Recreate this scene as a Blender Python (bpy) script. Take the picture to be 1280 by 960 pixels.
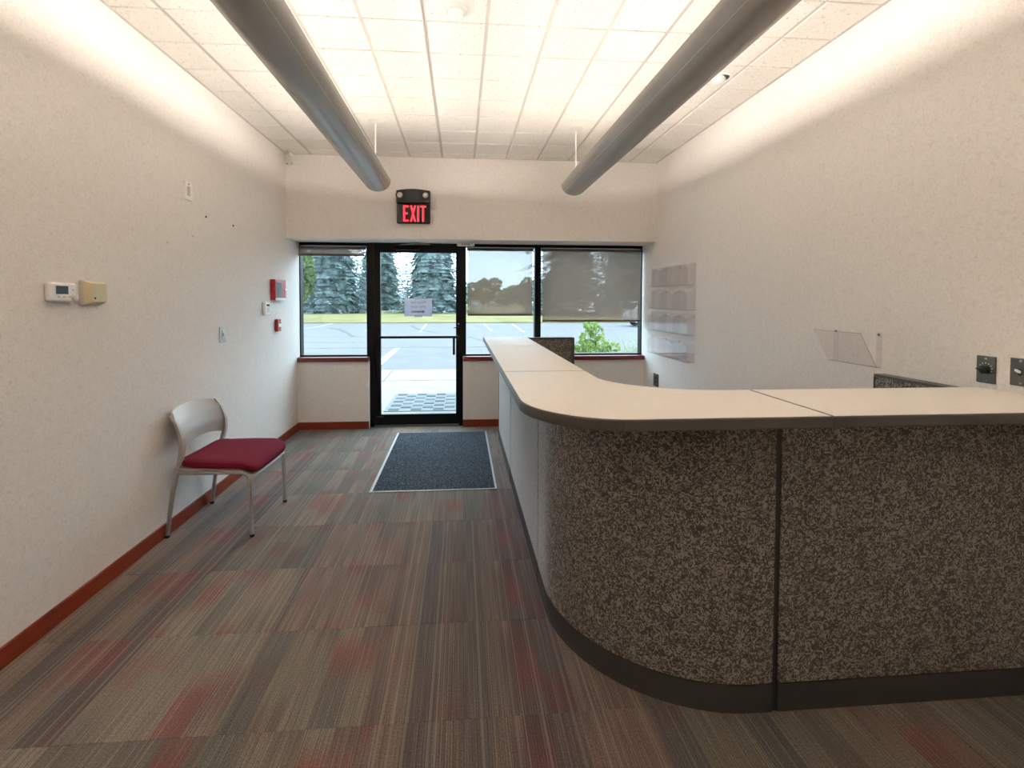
import bpy, bmesh, math, random
from mathutils import Vector, Matrix
random.seed(7)
scene = bpy.context.scene
for o in list(bpy.data.objects): bpy.data.objects.remove(o)
COL = scene.collection

# ------------------------------------------------------------------ camera
IMG_W, IMG_H = 1280, 960
FPX, YAW, PITCH, ROLL, CX, CY = 604.83, 0.0786, 0.0279, 0.0024, 624.13, 391.13
CAM_H = 1.504
fw = Vector((math.sin(YAW)*math.cos(PITCH), math.cos(YAW)*math.cos(PITCH), -math.sin(PITCH)))
rt = Vector((math.cos(YAW), -math.sin(YAW), 0)); up = rt.cross(fw)
rt2 = rt*math.cos(ROLL)+up*math.sin(ROLL); up2 = -rt*math.sin(ROLL)+up*math.cos(ROLL)
cd = bpy.data.cameras.new('camera'); cam = bpy.data.objects.new('camera', cd); COL.objects.link(cam)
m3 = Matrix((rt2, up2, -fw)).transposed()
cam.matrix_world = Matrix.Translation((0, 0, CAM_H)) @ m3.to_4x4()
cd.sensor_fit = 'HORIZONTAL'; cd.sensor_width = 36; cd.lens = FPX*36/IMG_W
cd.shift_x = (IMG_W/2-CX)/IMG_W; cd.shift_y = (CY-IMG_H/2)/IMG_W
cd.clip_start = 0.05; cd.clip_end = 2000
scene.camera = cam
def at(px, py, ax, v):
    """point where the ray through a photo pixel meets the plane ax = v"""
    d = fw+rt2*((px-CX)/FPX)-up2*((py-CY)/FPX); o = Vector((0, 0, CAM_H)); k = 'xyz'.index(ax)
    return o+d*((v-o[k])/d[k])

# ------------------------------------------------------------------ world and exposure
w = bpy.data.worlds.new('overcast_sky'); scene.world = w; w.use_nodes = True
wn = w.node_tree; wn.nodes.clear()
bg = wn.nodes.new('ShaderNodeBackground'); wo = wn.nodes.new('ShaderNodeOutputWorld')
tcw = wn.nodes.new('ShaderNodeTexCoord'); mpw = wn.nodes.new('ShaderNodeMapping'); mpw.inputs['Scale'].default_value = (1, 1, 3)
nzw = wn.nodes.new('ShaderNodeTexNoise'); nzw.inputs['Scale'].default_value = 2.2; nzw.inputs['Detail'].default_value = 5
crw = wn.nodes.new('ShaderNodeValToRGB')
crw.color_ramp.elements[0].position = .35; crw.color_ramp.elements[0].color = (.60, .80, 1.0, 1)
crw.color_ramp.elements[1].position = .7; crw.color_ramp.elements[1].color = (.86, .96, 1.0, 1)
wn.links.new(tcw.outputs['Generated'], mpw.inputs['Vector']); wn.links.new(mpw.outputs['Vector'], nzw.inputs['Vector'])
wn.links.new(nzw.outputs['Fac'], crw.inputs['Fac']); wn.links.new(crw.outputs['Color'], bg.inputs['Color'])
bg.inputs['Strength'].default_value = 2.7
wn.links.new(bg.outputs[0], wo.inputs[0])
vs = scene.view_settings
scene.display_settings.display_device = 'sRGB'
vs.view_transform = 'Standard'; vs.look = 'None'; vs.gamma = 1; vs.use_curve_mapping = False
vs.exposure = 1.55
scene.cycles.max_bounces = 24; scene.cycles.diffuse_bounces = 16; scene.cycles.transparent_max_bounces = 24   # light bounces around a pale room many times
TUBE_STRENGTH = 22.5

# ------------------------------------------------------------------ room measures (metres)
L, R, D, D2, C, S = -1.866, 2.204, 5.361, 5.687, 3.048, 2.160
YG = 5.80            # plane of the glazing
YR = -3.2            # wall behind the camera
SILL = 0.832

# ------------------------------------------------------------------ material helpers
def new_mat(name):
    m = bpy.data.materials.new(name); m.use_nodes = True; nt = m.node_tree
    return m, nt, nt.nodes['Principled BSDF']
def plain(name, col, rough=.5, metal=0, spec=.5, bump=0, bscale=200):
    m, nt, b = new_mat(name)
    b.inputs['Base Color'].default_value = (*col, 1); b.inputs['Roughness'].default_value = rough
    b.inputs['Metallic'].default_value = metal; b.inputs['Specular IOR Level'].default_value = spec
    tc = nt.nodes.new('ShaderNodeTexCoord'); nz = nt.nodes.new('ShaderNodeTexNoise')
    nz.inputs['Scale'].default_value = bscale; nz.inputs['Detail'].default_value = 3
    nt.links.new(tc.outputs['Object'], nz.inputs['Vector'])
    mx = nt.nodes.new('ShaderNodeMix'); mx.data_type = 'RGBA'; mx.blend_type = 'MULTIPLY'; mx.inputs['Factor'].default_value = .12
    mx.inputs[6].default_value = (*col, 1); nt.links.new(nz.outputs['Fac'], mx.inputs[7])
    nt.links.new(mx.outputs[2], b.inputs['Base Color'])
    if bump:
        bp = nt.nodes.new('ShaderNodeBump'); bp.inputs['Strength'].default_value = bump; bp.inputs['Distance'].default_value = .002
        nt.links.new(nz.outputs['Fac'], bp.inputs['Height']); nt.links.new(bp.outputs['Normal'], b.inputs['Normal'])
    return m
def ramp_mat(name, scale, stops, rough=.8, detail=4, distortion=0, bump=0, vec_scale=(1, 1, 1), spec=.3, dist=.002, nrough=.5):
    m, nt, b = new_mat(name)
    tc = nt.nodes.new('ShaderNodeTexCoord'); mp = nt.nodes.new('ShaderNodeMapping'); mp.inputs['Scale'].default_value = vec_scale
    nz = nt.nodes.new('ShaderNodeTexNoise'); nz.inputs['Scale'].default_value = scale; nz.inputs['Detail'].default_value = detail
    nz.inputs['Distortion'].default_value = distortion; nz.inputs['Roughness'].default_value = nrough
    cr = nt.nodes.new('ShaderNodeValToRGB')
    while len(cr.color_ramp.elements) < len(stops): cr.color_ramp.elements.new(.5)
    for e, (p, c) in zip(cr.color_ramp.elements, stops): e.position = p; e.color = (*c, 1)
    nt.links.new(tc.outputs['Object'], mp.inputs['Vector']); nt.links.new(mp.outputs['Vector'], nz.inputs['Vector'])
    nt.links.new(nz.outputs['Fac'], cr.inputs['Fac']); nt.links.new(cr.outputs['Color'], b.inputs['Base Color'])
    b.inputs['Roughness'].default_value = rough; b.inputs['Specular IOR Level'].default_value = spec
    if bump:
        bp = nt.nodes.new('ShaderNodeBump'); bp.inputs['Strength'].default_value = bump; bp.inputs['Distance'].default_value = dist
        nt.links.new(nz.outputs['Fac'], bp.inputs['Height']); nt.links.new(bp.outputs['Normal'], b.inputs['Normal'])
    return m
def emis(name, col, strength):
    m = bpy.data.materials.new(name); m.use_nodes = True; nt = m.node_tree; nt.nodes.clear()
    e = nt.nodes.new('ShaderNodeEmission'); o = nt.nodes.new('ShaderNodeOutputMaterial')
    e.inputs[0].default_value = (*col, 1); e.inputs[1].default_value = strength; nt.links.new(e.outputs[0], o.inputs[0]); return m
def clear(name, tint, gloss_rough=.02, ior=1.45, haze=0, haze_col=(.8, .75, .78)):
    m = bpy.data.materials.new(name); m.use_nodes = True; nt = m.node_tree; nt.nodes.clear()
    t = nt.nodes.new('ShaderNodeBsdfTransparent'); t.inputs[0].default_value = (*tint, 1)
    g = nt.nodes.new('ShaderNodeBsdfGlossy'); g.inputs['Roughness'].default_value = gloss_rough
    lw_ = nt.nodes.new('ShaderNodeLayerWeight'); lw_.inputs['Blend'].default_value = .5
    pw_ = nt.nodes.new('ShaderNodeMath'); pw_.operation = 'POWER'; pw_.inputs[1].default_value = 5
    fr = nt.nodes.new('ShaderNodeMath'); fr.operation = 'MULTIPLY_ADD'; fr.inputs[1].default_value = .85; fr.inputs[2].default_value = ((ior-1)/(ior+1))**2
    nt.links.new(lw_.outputs['Facing'], pw_.inputs[0]); nt.links.new(pw_.outputs[0], fr.inputs[0])
    mx = nt.nodes.new('ShaderNodeMixShader'); o = nt.nodes.new('ShaderNodeOutputMaterial')
    nt.links.new(fr.outputs[0], mx.inputs[0])
    if haze:
        d = nt.nodes.new('ShaderNodeBsdfDiffuse'); d.inputs[0].default_value = (*haze_col, 1)
        m2 = nt.nodes.new('ShaderNodeMixShader'); m2.inputs[0].default_value = haze
        nt.links.new(t.outputs[0], m2.inputs[1]); nt.links.new(d.outputs[0], m2.inputs[2]); nt.links.new(m2.outputs[0], mx.inputs[1])
    else: nt.links.new(t.outputs[0], mx.inputs[1])
    nt.links.new(g.outputs[0], mx.inputs[2]); nt.links.new(mx.outputs[0], o.inputs[0]); return m
def screen_fabric(name, col, openness):
    m = bpy.data.materials.new(name); m.use_nodes = True; nt = m.node_tree; nt.nodes.clear()
    t = nt.nodes.new('ShaderNodeBsdfTransparent'); d = nt.nodes.new('ShaderNodeBsdfDiffuse'); tl = nt.nodes.new('ShaderNodeBsdfTranslucent')
    d.inputs[0].default_value = (*col, 1); tl.inputs[0].default_value = (*[c*.6 for c in col], 1)
    a = nt.nodes.new('ShaderNodeMixShader'); a.inputs[0].default_value = .5
    b = nt.nodes.new('ShaderNodeMixShader'); b.inputs[0].default_value = 1-openness
    o = nt.nodes.new('ShaderNodeOutputMaterial')
    nt.links.new(d.outputs[0], a.inputs[1]); nt.links.new(tl.outputs[0], a.inputs[2])
    nt.links.new(t.outputs[0], b.inputs[1]); nt.links.new(a.outputs[0], b.inputs[2]); nt.links.new(b.outputs[0], o.inputs[0]); return m
def leafy(name, c0, c1, scale):
    m = ramp_mat(name, scale, [(.3, c0), (.7, c1)], rough=.7, detail=3, spec=.2)
    nt = m.node_tree; b = nt.nodes['Principled BSDF']; o = nt.nodes['Material Output']
    tl = nt.nodes.new('ShaderNodeBsdfTranslucent'); mx = nt.nodes.new('ShaderNodeMixShader'); mx.inputs[0].default_value = .3
    cr = [n for n in nt.nodes if n.type == 'VALTORGB'][0]
    nt.links.new(cr.outputs[0], tl.inputs[0]); nt.links.new(b.outputs[0], mx.inputs[1]); nt.links.new(tl.outputs[0], mx.inputs[2]); nt.links.new(mx.outputs[0], o.inputs[0])
    return m

M = {}
M['wall'] = ramp_mat('vinyl_wallcovering', 55, [(.30, (.70, .65, .61)), (.5, (.81, .77, .735)), (.68, (.85, .815, .78))], rough=.75, detail=6, distortion=1.5, bump=.25, nrough=.65)
M['tile'] = None
M['ceil_back'] = plain('ceiling_backing', (.30, .28, .26), .9)
M['tee'] = plain('painted_tee_bar', (.66, .625, .575), .6)
M['redwood'] = ramp_mat('red_stained_wood', 6, [(.3, (.21, .028, .010)), (.7, (.30, .045, .016))], rough=.4, detail=5, vec_scale=(1, 1, 12), spec=.4)
M['sillwood'] = ramp_mat('dark_red_sill_wood', 6, [(.3, (.15, .014, .010)), (.7, (.20, .022, .014))], rough=.35, detail=5, vec_scale=(1, 12, 12), spec=.5)
M['alu'] = plain('black_anodised_aluminium', (.0045, .005, .0055), .42, .0, .2)
M['alu_grey'] = plain('grey_aluminium', (.25, .25, .25), .35, .9)
M['silver'] = plain('silver_paint', (.50, .49, .47), .38, .55)
M['chrome'] = plain('polished_metal', (.75, .74, .70), .22, 1)
M['lampgrey'] = plain('grey_lamp_paint', (.40, .39, .37), .27, 0, .6)
M['lampwhite'] = plain('white_reflector', (.85, .83, .80), .5)
M['stemwhite'] = plain('white_stem_paint', (.80, .80, .76), .4)
M['white'] = plain('white_plastic', (.93, .915, .89), .4)
M['offwhite'] = plain('off_white_plastic', (.72, .69, .63), .45)
M['beige'] = plain('beige_plastic', (.74, .64, .41), .45)
M['beigeback'] = plain('pale_grey_plastic', (.62, .58, .52), .45)
M['black'] = plain('black_plastic', (.012, .012, .012), .4)
M['lcd'] = plain('dark_green_display', (.012, .022, .014), .15)
M['red'] = plain('red_enamel', (.42, .012, .012), .35)
M['redpale'] = plain('red_front_plate', (.50, .05, .05), .3)
M['display'] = plain('grey_display_window', (.30, .36, .37), .12)
M['steel'] = plain('brushed_steel_plate', (.17, .155, .13), .40, .85)
M['steel_light'] = plain('pale_steel_plate', (.42, .41, .39), .40, .8)
M['exit'] = emis('exit_letter_glow', (1, .03, .045), 1.0)
M['tube'] = emis('fluorescent_glow', (1, .91, .82), TUBE_STRENGTH)
M['baffle'] = screen_fabric('added_white_baffle', (.85, .84, .82), .12)  # half-open sheet for the unseen strip added over the tubes
M['lens'] = plain('lamp_head_lens', (.65, .63, .58), .15, .4)
M['signblack'] = plain('dark_sign_housing', (.022, .021, .018), .5)
M['glass'] = clear('window_glass', (.93, .985, .985))
M['acrylic'] = clear('clear_acrylic', (.992, .986, .988), .04, 1.38, .035, (.93, .86, .88))
M['acrylic_edge'] = clear('acrylic_edge', (.93, .915, .92), .05, 1.42, .06, (.75, .69, .70))
M['shade'] = screen_fabric('sun_screen_fabric', (.39, .295, .235), .37)
M['hem'] = plain('shade_hem_bar', (.20, .145, .11), .7)
M['paper'] = screen_fabric('white_paper', (.80, .82, .92), .0)
M['ink'] = plain('grey_ink', (.22, .22, .27), .8)
M['tape'] = clear('clear_tape', (.9, .95, .97), .2, 1.4, .35, (.9, .95, .98))
M['decal'] = screen_fabric('pale_window_decal', (.92, .92, .88), .0)
for n_ in M['decal'].node_tree.nodes:          # frosted film: most of the daylight comes through
    if n_.type == 'BSDF_TRANSLUCENT': n_.inputs[0].default_value = (.97, .97, .95, 1)
    if n_.type == 'MIX_SHADER' and n_.inputs[0].default_value == .5: n_.inputs[0].default_value = .92
M['crimson'] = ramp_mat('crimson_upholstery', 420, [(.35, (.125, .008, .022)), (.65, (.21, .016, .040))], rough=.9, detail=2, bump=.2, spec=.15)
M['backshell'] = plain('warm_grey_plastic_shell', (.44, .41, .37), .42)
M['rubber'] = plain('black_rubber_foot', (.015, .015, .015), .6)
M['laminate'] = plain('cream_laminate', (.86, .80, .73), .36, 0, .5, 0, 30)
M['edge'] = plain('dark_olive_edge_band', (.085, .08, .068), .4)
M['base'] = plain('dark_grey_base_cover', (.050, .048, .043), .5)
M['trim'] = plain('dark_panel_trim', (.030, .029, .026), .45)
M['mat'] = ramp_mat('charcoal_blue_mat_pile', 85, [(.38, (.018, .024, .032)), (.55, (.060, .075, .095)), (.72, (.16, .18, .21))], rough=.95, detail=2, bump=.4, spec=.1)
M['matedge'] = plain('pale_mat_edging', (.52, .53, .54), .5)
M['concrete'] = ramp_mat('pale_concrete', 3, [(.3, (.18, .162, .146)), (.7, (.222, .198, .18))], rough=.9, detail=8)
M['asphalt'] = ramp_mat('weathered_asphalt', 1.2, [(.3, (.088, .084, .090)), (.7, (.118, .112, .117))], rough=.85, detail=10, nrough=.7)
M['tar'] = plain('dark_crack_sealer', (.03, .032, .036), .7)
M['stripe'] = plain('worn_white_road_paint', (.28, .265, .26), .8)
M['lawn'] = ramp_mat('lawn', .45, [(.3, (.115, .11, .042)), (.7, (.205, .175, .080))], rough=.95, detail=8, spec=.1)
M['joint'] = plain('concrete_joint', (.08, .08, .075), .9)
M['spruce'] = leafy('blue_spruce_needles', (.07, .105, .108), (.30, .38, .38), 1.3)
M['bark'] = plain('grey_brown_bark', (.06, .045, .035), .9)
M['leaf_far'] = leafy('distant_foliage', (.06, .09, .034), (.14, .175, .075), .6)
M['leaf_bush'] = leafy('bright_bush_leaves', (.085, .155, .03), (.30, .39, .12), 6)
M['blade'] = leafy('tall_grass_blades', (.15, .19, .085), (.33, .34, .20), 6)
M['carwhite'] = plain('white_car_paint', (.42, .42, .43), .2, 0, .6)
M['carglass'] = plain('dark_car_glass', (.05, .06, .07), .08)
M['tyre'] = plain('tyre_rubber', (.02, .02, .02), .7)
M['matdark'] = plain('slate_rubber_link', (.075, .10, .125), .8)
M['matlight'] = plain('pale_blue_rubber_link', (.11, .12, .125), .8)

def tile_material():
    m, nt, b = new_mat('fissured_ceiling_tile'); N = nt.nodes; Lk = nt.links
    tc = N.new('ShaderNodeTexCoord')
    oi = N.new('ShaderNodeObjectInfo'); add = N.new('ShaderNodeVectorMath'); add.operation = 'ADD'
    sc = N.new('ShaderNodeVectorMath'); sc.operation = 'SCALE'; sc.inputs['Scale'].default_value = 1
    Lk.new(oi.outputs['Location'], sc.inputs[0]); Lk.new(tc.outputs['Object'], add.inputs[0]); Lk.new(sc.outputs[0], add.inputs[1])
    n = N.new('ShaderNodeTexNoise'); n.inputs['Scale'].default_value = 95; n.inputs['Detail'].default_value = 2; n.inputs['Distortion'].default_value = .6
    Lk.new(add.outputs[0], n.inputs['Vector'])
    cr = N.new('ShaderNodeValToRGB'); e = cr.color_ramp.elements
    e[0].position = .30; e[0].color = (.55, .50, .43, 1); e[1].position = .375; e[1].color = (.90, .865, .81, 1)
    Lk.new(n.outputs['Fac'], cr.inputs['Fac']); Lk.new(cr.outputs['Color'], b.inputs['Base Color'])
    b.inputs['Roughness'].default_value = .95; b.inputs['Specular IOR Level'].default_value = .1
    return m
M['tile'] = tile_material()

def carpet_material():
    m, nt, b = new_mat('striped_carpet_tile'); N = nt.nodes; Lk = nt.links
    def math_(op, a, bb=None, c=None):
        n = N.new('ShaderNodeMath'); n.operation = op
        for i, v in enumerate((a, bb, c)):
            if v is None: continue
            if isinstance(v, (int, float)): n.inputs[i].default_value = v
            else: Lk.new(v, n.inputs[i])
        return n.outputs[0]
    tc = N.new('ShaderNodeTexCoord'); sx = N.new('ShaderNodeSeparateXYZ'); Lk.new(tc.outputs['Object'], sx.inputs[0])
    at_ = N.new('ShaderNodeAttribute'); at_.attribute_type = 'OBJECT'; at_.attribute_name = 'seed'
    seed = at_.outputs['Fac']
    X, Y = sx.outputs['X'], sx.outputs['Y']
    def n2(xs, ys, zs=None, scale=1, detail=0):
        cmb = N.new('ShaderNodeCombineXYZ'); Lk.new(xs, cmb.inputs[0]); Lk.new(ys, cmb.inputs[1])
        if zs is not None: Lk.new(zs, cmb.inputs[2])
        n = N.new('ShaderNodeTexNoise'); n.inputs['Scale'].default_value = scale; n.inputs['Detail'].default_value = detail
        Lk.new(cmb.outputs[0], n.inputs['Vector']); return n.outputs['Fac']
    def ramp(fac, stops, const=False):
        cr = N.new('ShaderNodeValToRGB'); 
        if const: cr.color_ramp.interpolation = 'CONSTANT'
        while len(cr.color_ramp.elements) < len(stops): cr.color_ramp.elements.new(.5)
        for e, (p, c) in zip(cr.color_ramp.elements, stops): e.position = p; e.color = (*c, 1) if not isinstance(c, float) else (c, c, c, 1)
        Lk.new(fac, cr.inputs['Fac']); return cr.outputs['Color']
    def mixc(f, a, bb, mode='MIX'):
        n = N.new('ShaderNodeMix'); n.data_type = 'RGBA'; n.blend_type = mode
        if isinstance(f, float): n.inputs['Factor'].default_value = f
        else: Lk.new(f, n.inputs['Factor'])
        for k, v in ((6, a), (7, bb)):
            if isinstance(v, tuple): n.inputs[k].default_value = (*v, 1)
            else: Lk.new(v, n.inputs[k])
        return n.outputs[2]
    sd = math_('MULTIPLY', seed, 37.3)
    # wide bands across the tile, constant along its length
    bandx = math_('SNAP', math_('ADD', X, math_('MULTIPLY', seed, .31)), .103)
    band = n2(math_('MULTIPLY', bandx, 31.7), sd, None, 1.0)
    bandc = ramp(band, [(.0, (.150, .128, .104)), (.40, (.165, .142, .114)), (.50, (.148, .130, .106)), (.58, (.118, .107, .092)), (.66, (.098, .094, .086))])
    # soft red patches woven along single bands
    red = n2(math_('MULTIPLY', bandx, 47.1), math_('ADD', math_('MULTIPLY', Y, 2.6), math_('MULTIPLY', sd, 1.7)), sd, 1.0)
    redm = ramp(red, [(.545, 0.0), (.74, .8)])
    col = mixc(redm, bandc, (.160, .056, .050))
    # darker soiled patches
    dk = n2(math_('MULTIPLY', bandx, 23.0), math_('ADD', math_('MULTIPLY', Y, 2.0), sd), sd, 1.0)
    col = mixc(ramp(dk, [(.54, 0.0), (.70, .55)]), col, (.075, .073, .068))
    # fine yarn lines
    fine = n2(math_('MULTIPLY', math_('ADD', X, sd), 150.0), math_('MULTIPLY', Y, 2.0), None, 1.0, 1)
    finem = ramp(fine, [(.36, .80), (.52, 1.0), (.66, 1.28)])
    col = mixc(1.0, col, finem, 'MULTIPLY')
    wv_ = math_('MULTIPLY_ADD', math_('SINE', math_('MULTIPLY', X, 2*math.pi/.0092)), .16, 1.0)
    cw = N.new('ShaderNodeCombineColor')
    for q in range(3): Lk.new(wv_, cw.inputs[q])
    col = mixc(1.0, col, cw.outputs[0], 'MULTIPLY')
    tint = ramp(math_('FRACT', math_('MULTIPLY', seed, 5.37)), [(.0, (1.16, 1.08, .98)), (.28, (1.05, .86, .80)), (.5, (.90, .90, .86)), (.72, (1.20, 1.14, 1.06)), (.88, (1.0, .80, .76))], True)
    col = mixc(1.0, col, tint, 'MULTIPLY')
    row = n2(math_('MULTIPLY', math_('ADD', X, sd), 160.0), math_('MULTIPLY', Y, 160.0), None, 1.0, 1)
    col = mixc(1.0, col, ramp(row, [(.3, .72), (.7, 1.3)]), 'MULTIPLY')
    # a few pale pinstripes
    pin = n2(math_('MULTIPLY', math_('ADD', X, sd), 90.0), sd, None, 1.0)
    col = mixc(ramp(pin, [(.64, 0.0), (.68, .4)]), col, (.28, .245, .195))
    Lk.new(col, b.inputs['Base Color']); b.inputs['Roughness'].default_value = .95; b.inputs['Specular IOR Level'].default_value = .25
    b.inputs['Sheen Weight'].default_value = .25; b.inputs['Sheen Roughness'].default_value = .5
    bp = N.new('ShaderNodeBump'); bp.inputs['Strength'].default_value = .5; bp.inputs['Distance'].default_value = .003
    Lk.new(fine, bp.inputs['Height']); Lk.new(bp.outputs['Normal'], b.inputs['Normal'])
    return m
M['carpet'] = carpet_material()

def desk_fabric():
    m, nt, b = new_mat('mottled_panel_fabric'); N = nt.nodes; Lk = nt.links
    tc = N.new('ShaderNodeTexCoord')
    n1 = N.new('ShaderNodeTexNoise'); n1.inputs['Scale'].default_value = 62; n1.inputs['Detail'].default_value = 2; n1.inputs['Distortion'].default_value = 2.2
    Lk.new(tc.outputs['Object'], n1.inputs['Vector'])
    cr = N.new('ShaderNodeValToRGB'); e = cr.color_ramp.elements; e.new(.5)
    for el, (p, c) in zip(e, [(.42, (.056, .049, .041)), (.50, (.108, .095, .080)), (.57, (.34, .31, .27))]): el.position = p; el.color = (*c, 1)
    Lk.new(n1.outputs['Fac'], cr.inputs['Fac']); Lk.new(cr.outputs['Color'], b.inputs['Base Color'])
    b.inputs['Roughness'].default_value = .50; b.inputs['Specular IOR Level'].default_value = .5
    b.inputs['Sheen Weight'].default_value = 1.0; b.inputs['Sheen Roughness'].default_value = .25
    return m
M['fabric'] = desk_fabric()

# ------------------------------------------------------------------ mesh helpers
class MB:
    def __init__(s): s.v = []; s.f = []; s.sm = []
    def quad(s, *p, smooth=False):
        n = len(s.v); s.v += [tuple(q) for q in p]; s.f.append(tuple(range(n, n+len(p)))); s.sm.append(smooth); return s
    def box(s, x0, x1, y0, y1, z0, z1, b=0):
        if b:
            b = min(b, .49*min(abs(x1-x0), abs(y1-y0), abs(z1-z0)))
            bm = bmesh.new(); bmesh.ops.create_cube(bm, size=1)
            for v in bm.verts: v.co = Vector(((x0+x1)/2+v.co.x*(x1-x0), (y0+y1)/2+v.co.y*(y1-y0), (z0+z1)/2+v.co.z*(z1-z0)))
            bmesh.ops.bevel(bm, geom=list(bm.edges), offset=b, segments=2, profile=.5, affect='EDGES')
            return s.bm(bm)
        n = len(s.v)
        s.v += [(x, y, z) for x in (x0, x1) for y in (y0, y1) for z in (z0, z1)]
        for f in ((0, 1, 3, 2), (4, 6, 7, 5), (0, 4, 5, 1), (2, 3, 7, 6), (0, 2, 6, 4), (1, 5, 7, 3)):
            s.f.append(tuple(n+i for i in f)); s.sm.append(False)
        return s
    def bm(s, bm, smooth=False):
        n = len(s.v); bm.verts.index_update(); bmesh.ops.recalc_face_normals(bm, faces=bm.faces)
        s.v += [tuple(v.co) for v in bm.verts]
        for f in bm.faces: s.f.append(tuple(n+v.index for v in f.verts)); s.sm.append(smooth)
        bm.free(); return s
    def tube(s, pts, r, n=10, cap=True, flat=None):
        """tube through points; r number or list; flat=(ax, factor) squashes the section"""
        pts = [Vector(p) for p in pts]; k = len(pts); base = len(s.v)
        rs = r if isinstance(r, (list, tuple)) else [r]*k
        ref = None
        for i, p in enumerate(pts):
            t = (pts[min(i+1, k-1)]-pts[max(i-1, 0)]).normalized()
            if ref is None:
                a = Vector((0, 0, 1)) if abs(t.z) < .9 else Vector((0, 1, 0)); ref = (a-t*a.dot(t)).normalized()
            else: ref = (ref-t*ref.dot(t)).normalized()
            bn = t.cross(ref)
            for j in range(n):
                an = 2*math.pi*j/n; o = ref*math.cos(an)*rs[i]+bn*math.sin(an)*rs[i]
                if flat: o[flat[0]] *= flat[1]
                s.v.append(tuple(p+o))
        for i in range(k-1):
            for j in range(n):
                s.f.append((base+i*n+j, base+i*n+(j+1) % n, base+(i+1)*n+(j+1) % n, base+(i+1)*n+j)); s.sm.append(True)
        if cap:
            s.f.append(tuple(base+j for j in reversed(range(n)))); s.sm.append(False)
            s.f.append(tuple(base+(k-1)*n+j for j in range(n))); s.sm.append(False)
        return s
    def lathe(s, c, axis, prof, n=24):
        """prof: (radius, height along axis)"""
        c = Vector(c); a = Vector(axis).normalized(); t = Vector((0, 0, 1)) if abs(a.z) < .9 else Vector((1, 0, 0))
        e1 = (t-a*t.dot(a)).normalized(); e2 = a.cross(e1); base = len(s.v); k = len(prof)
        for r, h in prof:
            for j in range(n):
                an = 2*math.pi*j/n; s.v.append(tuple(c+a*h+(e1*math.cos(an)+e2*math.sin(an))*max(r, 1e-5)))
        for i in range(k-1):
            for j in range(n):
                s.f.append((base+i*n+j, base+i*n+(j+1) % n, base+(i+1)*n+(j+1) % n, base+(i+1)*n+j)); s.sm.append(True)
        s.f.append(tuple(base+j for j in reversed(range(n)))); s.sm.append(False)
        s.f.append(tuple(base+(k-1)*n+j for j in range(n))); s.sm.append(False)
        return s
    def prism(s, poly, z0, z1, axis='z'):
        """poly of 2-D points extruded along axis"""
        n = len(s.v); k = len(poly)
        def p3(p, h): return {'z': (p[0], p[1], h), 'y': (p[0], h, p[1]), 'x': (h, p[0], p[1])}[axis]
        s.v += [p3(p, z0) for p in poly]+[p3(p, z1) for p in poly]
        s.f.append(tuple(range(n+k-1, n-1, -1))); s.f.append(tuple(range(n+k, n+2*k))); s.sm += [False, False]
        for i in range(k): s.f.append((n+i, n+(i+1) % k, n+k+(i+1) % k, n+k+i)); s.sm.append(False)
        return s
    def strip(s, path, z0, z1, t):
        """wall-like strip of thickness t to the left of a 2-D path"""
        k = len(path); off = []
        for i in range(k):
            a = Vector(path[max(i-1, 0)]); b = Vector(path[min(i+1, k-1)]); d = (b-a).normalized(); off.append((path[i][0]-d.y*t, path[i][1]+d.x*t))
        n = len(s.v)
        for p in list(path)+off: s.v += [(p[0], p[1], z0), (p[0], p[1], z1)]
        def I(side, i, top): return n+(side*k+i)*2+top
        for i in range(k-1):
            s.f += [(I(0, i, 0), I(0, i+1, 0), I(0, i+1, 1), I(0, i, 1)), (I(1, i+1, 0), I(1, i, 0), I(1, i, 1), I(1, i+1, 1)),
                    (I(0, i, 1), I(0, i+1, 1), I(1, i+1, 1), I(1, i, 1)), (I(0, i+1, 0), I(0, i, 0), I(1, i, 0), I(1, i+1, 0))]
            s.sm += [True, True, False, False]
        for i in (0, k-1): s.f.append((I(0, i, 0), I(0, i, 1), I(1, i, 1), I(1, i, 0))); s.sm.append(False)
        return s
    def superell(s, c, a, b, h, e1=.3, e2=.3, n=40, m=14, fn=None):
        base = len(s.v); sg = lambda v, e: math.copysign(abs(v)**e, v)
        for i in range(m+1):
            ph = -math.pi/2+math.pi*i/m
            for j in range(n):
                th = 2*math.pi*j/n
                p = Vector((a*sg(math.cos(ph), e1)*sg(math.cos(th), e2), b*sg(math.cos(ph), e1)*sg(math.sin(th), e2), h*sg(math.sin(ph), e1)))
                if fn: p = fn(p)
                s.v.append((c[0]+p.x, c[1]+p.y, c[2]+p.z))
        for i in range(m):
            for j in range(n):
                s.f.append((base+i*n+j, base+i*n+(j+1) % n, base+(i+1)*n+(j+1) % n, base+(i+1)*n+j)); s.sm.append(True)
        return s
    def build(s, name, mat, parent=None, local=False, origin=None, recalc=True):
        me = bpy.data.meshes.new(name)
        off = Vector((0, 0, 0))
        if parent is not None and not local: off = world_loc(parent)
        elif origin is not None: off = Vector(origin)
        me.from_pydata([tuple(Vector(v)-off) for v in s.v], [], s.f)
        for p, sm in zip(me.polygons, s.sm): p.use_smooth = sm
        if recalc:
            bm = bmesh.new(); bm.from_mesh(me); bmesh.ops.remove_doubles(bm, verts=bm.verts, dist=1e-6); bmesh.ops.recalc_face_normals(bm, faces=bm.faces); bm.to_mesh(me); bm.free()
        if any(s.sm) and len(s.f) < 20000: me.set_sharp_from_angle(angle=math.radians(38))
        me.materials.append(M[mat] if isinstance(mat, str) else mat)
        o = bpy.data.objects.new(name, me); COL.objects.link(o)
        if parent is not None: o.parent = parent
        elif origin is not None: o.location = origin
        return o
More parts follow.
